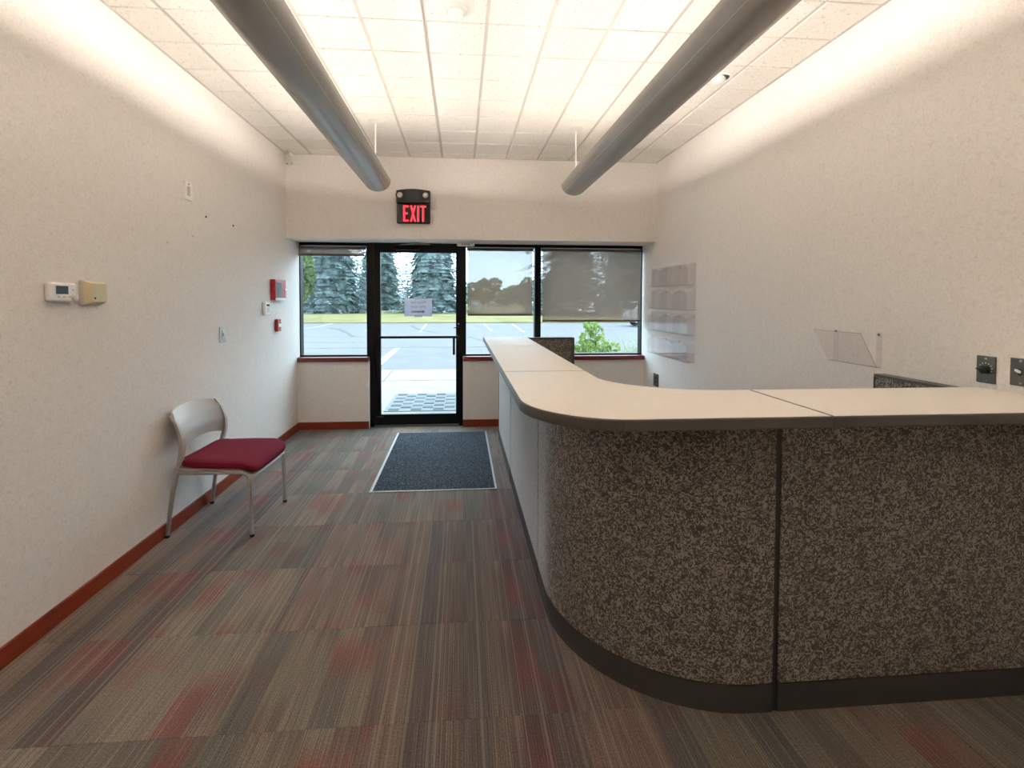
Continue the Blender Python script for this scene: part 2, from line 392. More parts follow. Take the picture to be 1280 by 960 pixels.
def world_loc(o):
    p = Vector((0, 0, 0))
    while o is not None: p += Vector(o.location); o = o.parent
    return p
def tag(o, label, cat, group=None):
    o['label'] = label; o['category'] = cat
    if group: o['group'] = group
    return o
def thing(name, label, cat, loc, group=None):
    o = bpy.data.objects.new(name, None); COL.objects.link(o); o.location = loc; o.empty_display_size = .1
    return tag(o, label, cat, group)
def struct(o, label=None):
    o['kind'] = 'structure'
    if label: o['label'] = label
    return o
def sbox(name, mat, *a, label=None, parent=None):
    o = MB().box(*a).build(name, mat, parent)
    return struct(o, label) if parent is None else o
def clone(o, parent=None):
    c = o.copy(); COL.objects.link(c); c.parent = parent
    for ch in list(o.children): clone(ch, c)
    return c
def label_part(o, t): o['label'] = t; return o

# ================================================================== THE SETTING
# floor with loose-laid carpet tiles
floor = sbox('floor', plain('floor_screed', (.10, .09, .08), .9), L-.1, R+.1, YR-.1, YG+.06, -.12, -.008, label='floor laid with striped grey brown and red carpet tiles')
TX, TY = .515, .523; tx0, ty0 = -.862, 1.697
tile_me = None; rng = random.Random(21); seeds = 0
tiles = []; col_seed = {}
i0 = math.floor((L-tx0)/TX); i1 = math.ceil((R-tx0)/TX); j0 = -5; j1 = math.ceil((YG-ty0)/TY)
def carpet_mesh(x0, x1, y0, y1):
    b = .0015; mb = MB().box(x0, x1, y0, y1, -.010, 0); return mb
for j in range(j0, j1):
    for i in range(i0, i1):
        x0, x1, y0, y1 = tx0+i*TX, tx0+(i+1)*TX, ty0+j*TY, ty0+(j+1)*TY
        cx, cy = (x0+x1)/2, (y0+y1)/2
        full = x0 > L+.001 and x1 < R-.001 and y1 < D2-.001
        g = .0008
        if full and tile_me is not None:
            o = bpy.data.objects.new('carpet_tile', tile_me); COL.objects.link(o); o.parent = floor; o.location = (cx, cy, 0)
        else:
            xa, xb, ya, yb = max(x0, L-.02)+g, min(x1, R+.02)-g, y0+g, min(y1, YG+.03)-g
            if xb-xa < .02 or yb-ya < .02: continue
            mb = MB().box(xa-cx, xb-cx, ya-cy, yb-cy, -.0085, 0)
            o = mb.build('carpet_tile', 'carpet', floor, local=True); o.location = (cx, cy, 0)
            if full: tile_me = o.data
        o.location.z = rng.uniform(-.0007, .0003)
        if i not in col_seed or rng.random() > .42: col_seed[i] = rng.random()*3
        o['seed'] = col_seed[i]
        tiles.append(o)
sbox('floor_rear', plain('rear_carpet', (.11, .095, .08), .95), L, R, YR, ty0+j0*TY, -.01, 0, label='plain carpet behind the striped tiles')

# walls
sbox('wall_left', 'wall', L-.14, L, YR, YG+.1, -.1, C+.1, label='left wall in pinkish beige vinyl wallcovering')
sbox('wall_right', 'wall', R, R+.14, YR, YG+.1, -.1, C+.1, label='right wall in pinkish beige vinyl wallcovering')
sbox('wall_rear', 'wall', L-.14, R+.14, YR-.14, YR, -.1, C+.1, label='beige wall at the far rear of the room')
sbox('wall_bulkhead', 'wall', L, R, D, YG+.1, S, C+.05, label='beige bulkhead wall above the door and windows')
XDL = at(459, 380, 'y', YG).x+.036; XDR = at(582.5, 380, 'y', YG).x-.036     # wall ends beside the door
sbox('wall_window_left', 'wall', L, XDL, D2, YG+.1, -.1, SILL-.05, label='low beige wall under the narrow window')
sbox('wall_window_right', 'wall', XDR, R, D2, YG+.1, -.1, SILL-.05, label='low beige wall under the shaded windows')
# baseboards and sills
sbox('baseboard_left', 'redwood', L, L+.012, YR, D2-.0, 0, .085, label='red stained wood baseboard along the left wall')
sbox('baseboard_right', 'redwood', R-.012, R, 2.45, D2, 0, .085, label='red stained wood baseboard along the right wall')
sbox('baseboard_window_left', 'redwood', L+.012, XDL, D2-.012, D2, 0, .085, label='red stained baseboard left of the door')
sbox('baseboard_window_right', 'redwood', XDR, R-.012, D2-.012, D2, 0, .085, label='red stained baseboard right of the door')
o = MB().box(L, XDL-.003, D2-.03, YG-.03, SILL-.05, SILL, .006).build('trim_1', 'sillwood'); struct(o, 'dark red wooden sill under the narrow window')
o = MB().box(XDR+.003, R, D2-.03, YG-.03, SILL-.05, SILL, .006).build('trim_2', 'sillwood'); struct(o, 'dark red wooden sill under the shaded windows')

# ceiling: backing slab, lay-in tiles, tee bars
W = .3481; gx0, gy0 = -.5518, 2.7596
ceil = sbox('ceiling', 'ceil_back', L-.14, R+.14, YR, YG+.1, C+.012, C+.12, label='suspended ceiling of square white fissured tiles')
tile_c = {}
xs = [L]+[gx0+i*W for i in range(-3, 8)]+[R]
ys = [gy0+j*W for j in range(-9, 8)]+[D]
for i in range(len(xs)-1):
    for j in range(len(ys)-1):
        gx, gy = .0095, .0055
        wx, wy = xs[i+1]-xs[i], ys[j+1]-ys[j]
        key = (round(wx, 3), round(wy, 3))
        if key not in tile_c:
            a, b_ = wx/2-gx, wy/2-gy; e = .006
            bm = bmesh.new()
            top = [bm.verts.new(p) for p in ((-a, -b_, .012), (a, -b_, .012), (a, b_, .012), (-a, b_, .012))]
            mid = [bm.verts.new(p) for p in ((-a, -b_, .003), (a, -b_, .003), (a, b_, .003), (-a, b_, .003))]
            low = [bm.verts.new(p) for p in ((-a+e, -b_+e, 0), (a-e, -b_+e, 0), (a-e, b_-e, 0), (-a+e, b_-e, 0))]
            for A, B in ((top, mid), (mid, low)):
                for k in range(4): bm.faces.new((A[k], A[(k+1) % 4], B[(k+1) % 4], B[k]))
            bm.faces.new(low); bm.faces.new(top[::-1])
            o = MB().bm(bm).build('ceiling_tile', 'tile', ceil, local=True); tile_c[key] = o.data
        else:
            o = bpy.data.objects.new('ceiling_tile', tile_c[key]); COL.objects.link(o); o.parent = ceil
        o.location = ((xs[i]+xs[i+1])/2, (ys[j]+ys[j+1])/2, C+random.uniform(-.0012, .0008))
for k, x in enumerate(xs[1:-1]):
    main = k in (0, 4, 8)
    mb = MB()
    if main:
        mb.box(x-.0115, x-.004, ys[0], D, C+.001, C+.012); mb.box(x+.004, x+.0115, ys[0], D, C+.001, C+.012); mb.box(x-.004, x+.004, ys[0], D, C+.007, C+.012)
    else: mb.box(x-.010, x+.010, ys[0], D, C+.005, C+.012)
    mb.build('tee_bar', 'tee', ceil)
for k, y in enumerate(ys[1:-1]): MB().box(L, R, y-.0022, y+.0022, C+.0095, C+.0118).build('cross_tee', 'tee', ceil)
MB().box(L, L+.018, ys[0], D, C-.003, C+.004).build('wall_angle', 'tee', ceil)
MB().box(R-.018, R, ys[0], D, C-.003, C+.004).build('wall_angle', 'tee', ceil)
MB().box(L, R, D-.014, D, C-.002, C+.004).build('wall_angle', 'tee', ceil)
MB().box(L, R, YR, ys[0], C, C+.012).build('rear_tiling', 'tile', ceil)

# glazing: three windows and the door in black aluminium
def G(px, py): return at(px, py, 'y', YG)
HEAD = S-.001
def frame_window(name, x0, x1, z0, z1, label, jl=.03, jr=.03):
    fo = MB().box(x0, x1, YG-.03, YG+.07, z0, z0+.022).build(name, 'alu'); struct(fo, label)   # bottom member
    f = lambda *a: MB().box(*a).build('frame_bar', 'alu', fo)
    f(x0, x1, YG-.03, YG+.07, z1-.035, z1)
    f(x0, x0+jl, YG-.03, YG+.07, z0+.022, z1-.035); f(x1-jr, x1, YG-.03, YG+.07, z0+.022, z1-.035)
    MB().box(x0+jl-.006, x1-jr+.006, YG+.018, YG+.024, z0+.016, z1-.029).build('pane', 'glass', fo)
    return fo
xw = {k: G(p, 380).x for k, p in dict(a=372, b=459, c=476, d=570, e=582.5, f=668, g=675.5, h=805).items()}
zt = G(520, 307).z; HEADZ = HEAD
frame_window('window_1', L, xw['b']+.035, SILL-.004, HEADZ, 'narrow window in black aluminium frame left of the door', .012, .035)
frame_window('window_2', xw['e']-.035, (xw['f']+xw['g'])/2, SILL-.004, HEADZ, 'window in black frame right of the door behind a screen shade', .035, ((xw['g']-xw['f'])/2))
frame_window('window_3', (xw['f']+xw['g'])/2, R, SILL-.004, HEADZ, 'wide window in black frame beside the brochure racks', ((xw['g']-xw['f'])/2), .012)
# door
dx0, dx1 = xw['b']+.035, xw['e']-.035
door = MB().box(dx0, dx0+.05, YG-.05, YG+.09, 0, HEADZ).build('door_1', 'alu', None, origin=None); struct(door, 'black aluminium glass entrance door with its frame')
dp = lambda n, mat, *a, b=0: MB().box(*a, b).build(n, mat, door)
dp('jamb', 'alu', dx1-.05, dx1, YG-.05, YG+.09, 0, HEADZ)
zgt, zgb = G(520, 316).z, G(520, 517).z
dp('header', 'alu', dx0+.05, dx1-.05, YG-.05, YG+.09, zgt+.09, HEADZ)
dp('threshold', 'alu_grey', dx0+.05, dx1-.05, YG-.06, YG+.10, 0, .012)
xl, xr = xw['c'], xw['d']
dp('stile', 'alu', dx0+.053, xl, YG-.022, YG+.022, .016, zgt+.085); dp('stile', 'alu', xr, dx1-.053, YG-.022, YG+.022, .016, zgt+.085)
dp('door_stop', 'alu', dx0+.05, dx0+.062, YG+.022, YG+.05, .012, zgt+.09); dp('door_stop', 'alu', dx1-.062, dx1-.05, YG+.022, YG+.05, .012, zgt+.09); dp('door_stop', 'alu', dx0+.05, dx1-.05, YG+.022, YG+.05, zgt+.078, zgt+.09)
dp('top_rail', 'alu', xl, xr, YG-.022, YG+.022, zgt, zgt+.085); dp('bottom_rail', 'alu', xl, xr, YG-.022, YG+.022, .016, zgb)
dp('pane', 'glass', xl-.005, xr+.005, YG-.003, YG+.003, zgb-.005, zgt+.005)
zb = G(520, 421).z
pb = MB().box(xl-.03, xr+.04, YG-.075, YG-.05, zb-.014, zb+.014, .006).build('push_bar', 'alu', door)
for x in (xl-.02, xr+.025): MB().box(x-.01, x+.01, YG-.055, YG-.02, zb-.012, zb+.012).build('bracket', 'alu', pb)
hz0, hz1 = G(567, 444).z, G(567, 421).z
dp('pull_handle', 'alu', xr-.04, xr-.012, YG+.03, YG+.065, hz0, hz1, b=.006)
lz = G(570, 405).z
MB().lathe((xr+.042, YG-.022, lz), (0, -1, 0), [(.016, 0), (.016, .012), (.012, .016), (.006, .017)], 16).build('lock_cylinder', 'chrome', door)
MB().tube([(xr+.03, YG-.03, lz-.035), (xr-.03, YG-.035, lz-.045)], [.008, .005], 8).build('thumb_lever', 'black', door)
cl = MB().box(dx0+.30, dx0+.58, YG-.085, YG-.025, zgt+.025, zgt+.08, .008).build('closer_body', 'alu', door)
MB().tube([(dx0+.36, YG-.09, zgt+.082), (dx0+.56, YG-.20, zgt+.088), (dx0+.70, YG-.06, zgt+.09)], .008, 8).build('closer_arm', 'alu_grey', cl)
MB().box(dx1-.26, dx1-.19, YG-.053, YG-.05, zgt+.10, zgt+.115).build('maker_plate', 'alu_grey', door)
MB().box(xl-.05, xl+.03, YG-.0235, YG-.022, zgb-.03, zgb-.02).build('door_label', 'steel', door)

# outdoors: walk, parking lot, lawn
ZC, ZA = -.03, -.14
YK = at(520, 462, 'z', ZC).y
walk = sbox('concrete_walk', 'concrete', -6, 7, YG+.1, YK, -.4, ZC, label='pale concrete walk outside the door')
lot = sbox('parking_lot', 'asphalt', -40, 45, YK, 33.4, -.5, ZA, label='weathered blue grey asphalt parking lot')
sbox('lawn', 'lawn', -120, 140, 33.4, 260, -.5, -.06, label='pale green lawn beyond the parking lot')
sbox('lawn_border', 'lawn', 1.35, 9, YG+.1, YK+.002, -.39, -.01, label='planted strip outside the shaded windows')
def ground_strip(parent, name, mat, pts, z, wd):
    pts = [at(px, py, 'z', z) for px, py in pts]; mb = MB(); k = len(pts)
    for i in range(k-1):
        a, b_ = pts[i], pts[i+1]; d = (b_-a); d.z = 0; d.normalize(); n = Vector((-d.y, d.x, 0))*wd/2
        lo = [a-n, b_-n, b_+n, a+n]; v = [Vector((p.x, p.y, z)) for p in lo]; hi = [p+Vector((0, 0, .004)) for p in v]
        mb.quad(*hi); mb.quad(v[0], v[1], hi[1], hi[0]); mb.quad(v[2], v[3], hi[3], hi[2])
    return mb.build(name, mat, parent)
for pts, wd in (([(387, 410), (400, 408), (416, 404)], .11), ([(525, 415), (533, 405)], .11), ([(456, 414), (474, 407)], .11), ([(605, 405), (615, 414)], .11), ([(372, 412), (388, 410)], .06), ([(640, 405), (655, 415)], .11)):
    ground_strip(lot, 'parking_stripe', 'stripe', pts, ZA, wd)
ground_strip(lot, 'parking_stripe', 'stripe', [(470, 458), (480, 449), (497, 435)], ZA, .20)
for pts, wd in (([(412, 410), (424, 412), (434, 416), (441, 421)], .12), ([(514, 407), (523, 412), (535, 414), (548, 417)], .12), ([(476, 435), (520, 434), (570, 434), (640, 433)], .055), ([(373, 421), (460, 421)], .045), ([(373, 428), (460, 428)], .045), ([(373, 436), (430, 435), (460, 435)], .06), ([(586, 421), (600, 425), (612, 428)], .08), ([(586, 434), (640, 433)], .05)):
    ground_strip(lot, 'sealed_crack', 'tar', pts, ZA, wd*1.5)
ground_strip(walk, 'joint', 'joint', [(470, 476.5), (520, 475.5), (640, 474)], ZC, .025)
ground_strip(walk, 'joint', 'joint', [(478, 478), (491, 463)], ZC, .02)

# ================================================================== RECEPTION COUNTER
XP, YF, PT = .403, 1.642, .06
desk = thing('reception_counter', 'L-shaped reception counter of mottled grey fabric panels with curved corner', 'counter', (.8, 2.3, 0))
def arc(cx, cy, rx, ry, a0, a1, n): return [(cx+rx*math.cos(math.radians(a0+(a1-a0)*k/n)), cy+ry*math.sin(math.radians(a0+(a1-a0)*k/n))) for k in range(n+1)]
PB, PTZ = .104, 1.085
rad = .66; ccx, ccy = XP+rad, YF+rad
y1s, y2s, yend = 2.50, 3.925, 5.13; x1s = 1.142; xend = R-.014
gap = .011
paths = dict(
    side_far=[(XP, yend), (XP, y2s+gap)],
    side_near=[(XP, y2s-gap), (XP, y1s+.006)],
    corner=[(XP, y1s-.006)]+arc(ccx, ccy, rad, rad, 180, 270, 26)+[(x1s-gap, YF)],
    front=[(x1s+gap, YF), (xend, YF)])
for k, p in paths.items():
    MB().strip(p, PB+.004, PTZ, PT).build('fabric_panel', 'fabric', desk)
    grow = [(a, b_) for a, b_ in p]
    MB().strip(grow, 0, PB, PT+.0).build('base_cover', 'base', desk)
    MB().strip(p, PTZ, PTZ+.012, PT).build('top_cap', 'trim', desk)
for x0, x1, y0, y1 in ((XP+.004, XP+PT-.004, y2s-gap, y2s+gap), (XP+.004, XP+PT-.004, y1s-.006, y1s+.006), (x1s-gap, x1s+gap, YF+.006, YF+PT-.004)):
    MB().box(x0, x1, y0, y1, 0, PTZ).build('seam_post', 'trim', desk)
MB().box(XP-.004, XP+.01, y2s-.012, y2s+.012, 0, .11).build('levelling_foot', 'trim', desk)
MB().box(XP-.003, XP+PT, yend, yend+.018, 0, PTZ+.012).build('end_cap', 'trim', desk)
# return panel at the window end and short panel along the wall
rx1 = at(718, 430, 'y', 5.07).x; rz = at(690, 422, 'y', 5.07).z
MB().box(XP+PT, rx1-.028, 5.07, 5.13, .1, rz-.016).build('fabric_panel', 'fabric', desk)
MB().box(XP+PT, rx1, 5.068, 5.132, rz-.016, rz, .003).build('top_cap', 'trim', desk)
MB().box(rx1-.028, rx1, 5.068, 5.132, 0, rz-.016).build('end_cap', 'edge', desk)
MB().box(XP+PT, rx1-.028, 5.07, 5.13, 0, .1).build('base_cover', 'base', desk)
wx0 = R-.075; wye = at(1092, 475, 'x', wx0).y; wz = at(1092, 467, 'x', wx0).z
MB().box(wx0, R-.014, 1.90, wye-.012, .1, wz-.014).build('fabric_panel', 'fabric', desk)
MB().box(wx0-.002, R-.014, 1.90, wye, wz-.014, wz, .003).build('top_cap', 'edge', desk)
MB().box(wx0-.001, R-.014, wye-.012, wye, 0, wz-.014).build('end_cap', 'trim', desk)
MB().box(wx0, R-.014, 1.90, wye-.012, 0, .1).build('base_cover', 'base', desk)
for x in (1.10, 1.95): MB().prism([(YF-.12, PTZ+.012), (YF, PTZ+.012), (YF, PTZ-.02)], x, x+.004, 'x').build('bracket', 'trim', desk)

# continuous worktop in four joined lengths
top = thing('countertop', 'cream laminate countertop with dark edge resting on the fabric panels', 'countertop', (.8, 2.3, 1.097))
XC0, XC1, YC0, YC1 = .213, .643, 1.437, 1.893; TZ0, TZ1 = 1.097, 1.136; jg = .0008
yA, yB, yE, xD = 3.83, 2.455, 4.74, 1.18
def ring_offset(poly, d):
    k = len(poly); out = []
    for i in range(k):
        a, b_, c = Vector(poly[i-1]), Vector(poly[i]), Vector(poly[(i+1) % k])
        n1 = (b_-a).normalized(); n2 = (c-b_).normalized(); n1 = Vector((-n1.y, n1.x)); n2 = Vector((-n2.y, n2.x))
        m_ = (n1+n2); m_ = m_/max(m_.length_squared/2, .3); out.append((b_.x+m_.x*d, b_.y+m_.y*d))
    return out
segs = [
    [(XC0, yA+jg), (XC1, yA+jg), (XC1, yE), (XC0, yE)],
    [(XC0, yB+jg), (XC1, yB+jg), (XC1, yA-jg), (XC0, yA-jg)],
    [(XC0, yB-jg)]+arc(XC0+.335, YC0+.335, .335, .335, 180, 270, 22)+[(xD-jg, YC0), (xD-jg, YC1)]+arc(XC1+.45, YC1+.357, .45, .357, 270, 180, 22)+[(XC1, yB-jg)],
    [(xD+jg, YC0), (R-.004, YC0), (R-.004, YC1), (xD+jg, YC1)]]
for s_ in segs:
    bm = bmesh.new()
    vb = [bm.verts.new((*p, TZ0)) for p in s_]; f = bm.faces.new(vb)
    r_ = bmesh.ops.extrude_face_region(bm, geom=[f])
    for v in [g for g in r_['geom'] if isinstance(g, bmesh.types.BMVert)]: v.co.z = TZ1-.001
    ed = [e for e in bm.edges if abs(e.verts[0].co.z-e.verts[1].co.z) < 1e-5]
    bmesh.ops.bevel(bm, geom=ed, offset=.005, segments=3, profile=.5, affect='EDGES')
    so = MB().bm(bm).build('worktop_length', 'edge', top)
    MB().prism(ring_offset(s_, .0055), TZ1-.006, TZ1).build('laminate_face', 'laminate', so)

# ================================================================== SUSPENDED LIGHTS
LB, LRIM, LW_ = 2.462, 2.565, .119
def trough(xc, y0, y1, stem_y, label):
    t = thing('suspended_light', label, 'light fixture', (xc, (y0+y1)/2, LB), 'suspended linear uplights')
    n = 22; prof = []
    for k in range(n+1):
        a = math.pi+math.pi*k/n; prof.append((LW_*math.cos(a), LRIM+(LRIM-LB)*math.sin(a)))
    inn = [(x*.955, LRIM+(z-LRIM)*.95) for x, z in prof]
    mb = MB(); m_ = len(prof)
    for P_, sm in ((prof, True), (inn, True)):
        for k in range(m_-1): mb.quad((xc+P_[k][0], y0, P_[k][1]), (xc+P_[k+1][0], y0, P_[k+1][1]), (xc+P_[k+1][0], y1, P_[k+1][1]), (xc+P_[k][0], y1, P_[k][1]), smooth=sm)
    for e in (0, m_-1): mb.quad((xc+prof[e][0], y0, prof[e][1]), (xc+prof[e][0], y1, prof[e][1]), (xc+inn[e][0], y1, inn[e][1]), (xc+inn[e][0], y0, inn[e][1]))
    mb.build('housing', 'lampgrey', t)
    for y, s_ in ((y0, -1), (y1, 1)):
        MB().prism([(xc+x, z) for x, z in prof], y, y+s_*.006, 'y').build('end_cap', 'lampgrey', t)
    MB().box(xc-.09, xc+.09, y0+.03, y1-.03, LRIM-.068, LRIM-.062).build('reflector', 'lampwhite', t)
    MB().box(xc-.085, xc+.085, y0+.03, y1-.03, LRIM+.028, LRIM+.030).build('added_baffle', 'baffle', t)  # unseen strip added above the tubes to throw their light sideways
    k = 5; seg = (y1-y0-.12)/k
    for q in range(k):
        for dx in (-.045, .045):
            ya = y0+.06+q*seg+.03; yb = y0+.06+(q+1)*seg-.03
            MB().tube([(xc+dx, ya, LRIM-.017), (xc+dx, yb, LRIM-.017)], .013, 10).build('fluorescent_tube', 'tube', t)
    for sy in stem_y:
        MB().tube([(xc, sy, LRIM-.06), (xc, sy, C-.004)], .0075, 10).build('stem', 'stemwhite', t)
        MB().lathe((xc, sy, C), (0, 0, -1), [(.062, 0), (.060, .004), (.03, .012), (.012, .018)], 28).build('canopy', 'stemwhite', t)
    return t
trough(-.745, -2.2, 4.41, (4.325, 1.0, -1.9), 'grey half-round suspended uplight nearer the thermostat wall')
trough(1.035, -2.2, 4.42, (4.354, 1.0, -1.9), 'grey half-round suspended uplight above the reception counter')

# ceiling devices
cp = at(570, 8, 'z', C)
t = thing('ceiling_diffuser', 'round white stepped ceiling device between the suspended lights', 'ceiling device', (cp.x, cp.y, C))
MB().lathe((cp.x, cp.y, C-.0015), (0, 0, -1), [(.098, 0), (.098, .004), (.080, .012), (.070, .012)], 36).build('base_plate', 'white', t)
MB().lathe((cp.x, cp.y, C-.0125), (0, 0, -1), [(.058, 0), (.056, .016), (.050, .020)], 32).build('body_ring', 'offwhite', t)
MB().lathe((cp.x, cp.y, C-.032), (0, 0, -1), [(.040, 0), (.038, .012), (.03, .017)], 28).build('cap', 'white', t)
cp = at(900, 97, 'z', C)
t = thing('recessed_downlight', 'recessed eyeball downlight in the ceiling beside the suspended light', 'downlight', (cp.x, cp.y, C))
MB().lathe((cp.x, cp.y, C-.0015), (0, 0, -1), [(.085, 0), (.085, .003), (.066, .008), (.062, .002)], 32).build('trim_ring', 'white', t)
MB().lathe((cp.x, cp.y, C-.003), (0, 0, -1), [(.060, 0), (.060, .0012)], 32).build('socket', 'black', t)
MB().lathe((cp.x-.012, cp.y, C-.004), (-.35, 0, -1), [(.050, 0), (.048, .012), (.040, .024), (.02, .032)], 24).build('eyeball', 'white', t)

# ================================================================== EXIT SIGN AND OTHER DEVICES ON THE BULKHEAD
ex0, ex1 = at(496.5, 260, 'y', D).x, at(538, 260, 'y', D).x; ez0, ez1 = at(517, 280, 'y', D).z, at(517, 238, 'y', D).z; ezm = at(517, 254.5, 'y', D).z
t = thing('exit_sign', 'black EXIT sign with glowing red letters and two emergency lamp heads', 'exit sign', ((ex0+ex1)/2, D, ez0))
MB().box(ex0, ex1, D-.055, D, ez0, ezm-.012, .012).build('sign_box', 'signblack', t)
hd = MB(); n = 12; pl = []
for k in range(n+1):
    u = k/n; pl.append((ex0+(ex1-ex0)*u, ez1-.018+.018*math.sin(math.pi*u)))
hd.prism([(ex0, ezm)]+[(ex1, ezm)]+pl[::-1], D-.075, D, 'y')
hd.build('lamp_housing', 'signblack', t)
for u in (.11, .87):
    x = ex0+(ex1-ex0)*u; z = ezm+(ez1-ezm)*.5
    lh = MB().lathe((x, D-.07, z), (0, -1, 0), [(.046, 0), (.046, .018), (.036, .024)], 24).build('lamp_head', 'signblack', t)
    MB().lathe((x, D-.094, z), (0, -1, -.1), [(.031, 0), (.026, .008), (.012, .012)], 20).build('lens', 'lens', lh)
lx0, lx1 = at(504, 267, 'y', D-.056).x, at(532.5, 267, 'y', D-.056).x; lz0, lz1 = at(517, 277, 'y', D-.056).z, at(517, 257, 'y', D-.056).z
lh_ = lz1-lz0; lw = (lx1-lx0); sw = .0195; yy0, yy1 = D-.0585, D-.055
def rect(mb, x0, x1, z0, z1): mb.box(x0, x1, yy0, yy1, z0, z1)
cw = lw*.235
x = lx0; mb = MB(); rect(mb, x, x+sw, lz0, lz1)
for z in (lz0, (lz0+lz1)/2-sw/2, lz1-sw): rect(mb, x+sw, x+cw*(.82 if abs(z-(lz0+lz1)/2) < .03 else 1), z, z+sw)
mb.build('letter_E', 'exit', t)
x = lx0+lw*.30; mb = MB(); w2 = sw*.95; xe = x+cw*1.1
mb.prism([(x, lz1), (x+w2, lz1), (xe, lz0), (xe-w2, lz0)], yy0, yy1, 'y'); mb.prism([(x, lz0), (x+w2, lz0), (xe, lz1), (xe-w2, lz1)], yy0-.0005, yy1, 'y'); mb.build('letter_X', 'exit', t)
x = lx0+lw*.615; mb = MB(); rect(mb, x, x+sw, lz0, lz1); mb.build('letter_I', 'exit', t)
x = lx0+lw*.745; mb = MB(); rect(mb, x, lx1, lz1-sw, lz1); rect(mb, (x+lx1)/2-sw/2, (x+lx1)/2+sw/2, lz0, lz1-sw); mb.build('letter_T', 'exit', t)

a = at(571, 304, 'y', 5.60); b_ = at(593, 304, 'y', 5.60)
t = thing('door_sensor', 'small white request-to-exit sensor under the bulkhead above the door', 'sensor', ((a.x+b_.x)/2, 5.60, S-.05))
MB().box(a.x, b_.x, 5.57, 5.63, S-.045, S-.001, .01).build('body', 'white', t)
MB().box(a.x+.05, b_.x-.05, 5.568, 5.572, S-.038, S-.016).build('sensor_window', 'beigeback', t)

t = thing('motion_detector', 'small white motion detector in the corner under the ceiling', 'motion detector', (L+.09, D-.09, C-.16))
mc = Vector((L+.085, D-.10, C-.095))
bm = bmesh.new(); bmesh.ops.create_cube(bm, size=1); bmesh.ops.scale(bm, verts=bm.verts, vec=(.085, .06, .10)); bmesh.ops.bevel(bm, geom=list(bm.edges), offset=.008, segments=2, affect='EDGES')
rot = Matrix.Rotation(math.radians(-14), 4, 'Z') @ Matrix.Rotation(math.radians(12), 4, 'X'); bmesh.ops.transform(bm, matrix=Matrix.Translation(mc) @ rot, verts=bm.verts)
MB().bm(bm).build('body', 'offwhite', t)
MB().lathe((mc.x, mc.y, C-.001), (0, 0, -1), [(.045, 0), (.045, .012), (.02, .02), (.015, .05)], 20).build('bracket', 'offwhite', t)
for dx in (-.025, .027):
    q = mc+rot.to_3x3() @ Vector((dx, -.030, -.034)); MB().lathe(q, rot.to_3x3() @ Vector((0, -1, 0)), [(.007, 0), (.006, .002)], 12).build('indicator', 'black', t)

# ================================================================== DEVICES ON THE LEFT WALL
def left_box(pxw, pxf, pxfar, pyt, pyb):
    """near y, far y, protrusion, z range of a box on the left wall from its pixel edges"""
    y0 = at(pxw, pyb, 'x', L).y; xf = at(pxf, pyb, 'y', y0).x; d = min(max(xf-L, .006), .12)
    y1 = at(pxfar, pyb, 'x', L+d).y; z0 = at(pxf, pyb, 'y', y0).z; z1 = at(pxf, pyt, 'y', y0).z
    return y0, y1, d, z0, z1
y0, y1, d, z0, z1 = left_box(55, 64.5, 97, 352.5, 377.5)
t = thing('thermostat', 'white digital thermostat with dark display and round dial', 'thermostat', (L, (y0+y1)/2, z0))
MB().box(L, L+d, y0, y1, z0, z1, .010).build('body', 'white', t)
ya, yb = y0+(y1-y0)*.17, y0+(y1-y0)*.63
MB().box(L+d-.001, L+d+.0012, ya, yb, z0+(z1-z0)*.40, z0+(z1-z0)*.82).build('display', 'lcd', t)
for k in range(3): MB().box(L+d-.001, L+d+.0015, ya+.008+k*.032, ya+.022+k*.032, z0+.020, z0+.027, .0007).build('button', 'beigeback', t)
MB().lathe((L+d, y0+(y1-y0)*.86, z0+(z1-z0)*.24), (1, 0, 0), [(.017, 0), (.017, .010), (.014, .012)], 24).build('dial', 'white', t)
MB().lathe((L+d, y0+(y1-y0)*.83, z0+(z1-z0)*.62), (1, 0, 0), [(.003, 0), (.002, .001)], 10).build('sensor_hole', 'black', t)

y0, y1, d, z0, z1 = left_box(98, 112, 136, 350, 382)
t = thing('wall_control_box', 'beige plastic box with sloped sides beside the white thermostat', 'control box', (L, (y0+y1)/2, z0))
MB().box(L, L+d*.42, y0, y1, z0, z1, .006).build('back_box', 'beigeback', t)
e = .02; mb = MB(); lo = [(L+d*.42, y0+.004, z0+.004), (L+d*.42, y1-.004, z0+.004), (L+d*.42, y1-.004, z1-.004), (L+d*.42, y0+.004, z1-.004)]
hi = [(L+d, y0+e, z0+e*.9), (L+d, y1-.012, z0+e*.9), (L+d, y1-.012, z1-e*.8), (L+d, y0+e, z1-e*.8)]
mb.quad(*lo); mb.quad(*hi)
for k in range(4): mb.quad(lo[k], lo[(k+1) % 4], hi[(k+1) % 4], hi[k])
mb.build('cover', 'beige', t)
MB().lathe((L+d, y0+e+.018, z0+.036), (1, 0, 0), [(.006, 0), (.005, .001)], 12).build('screw', 'black', t)

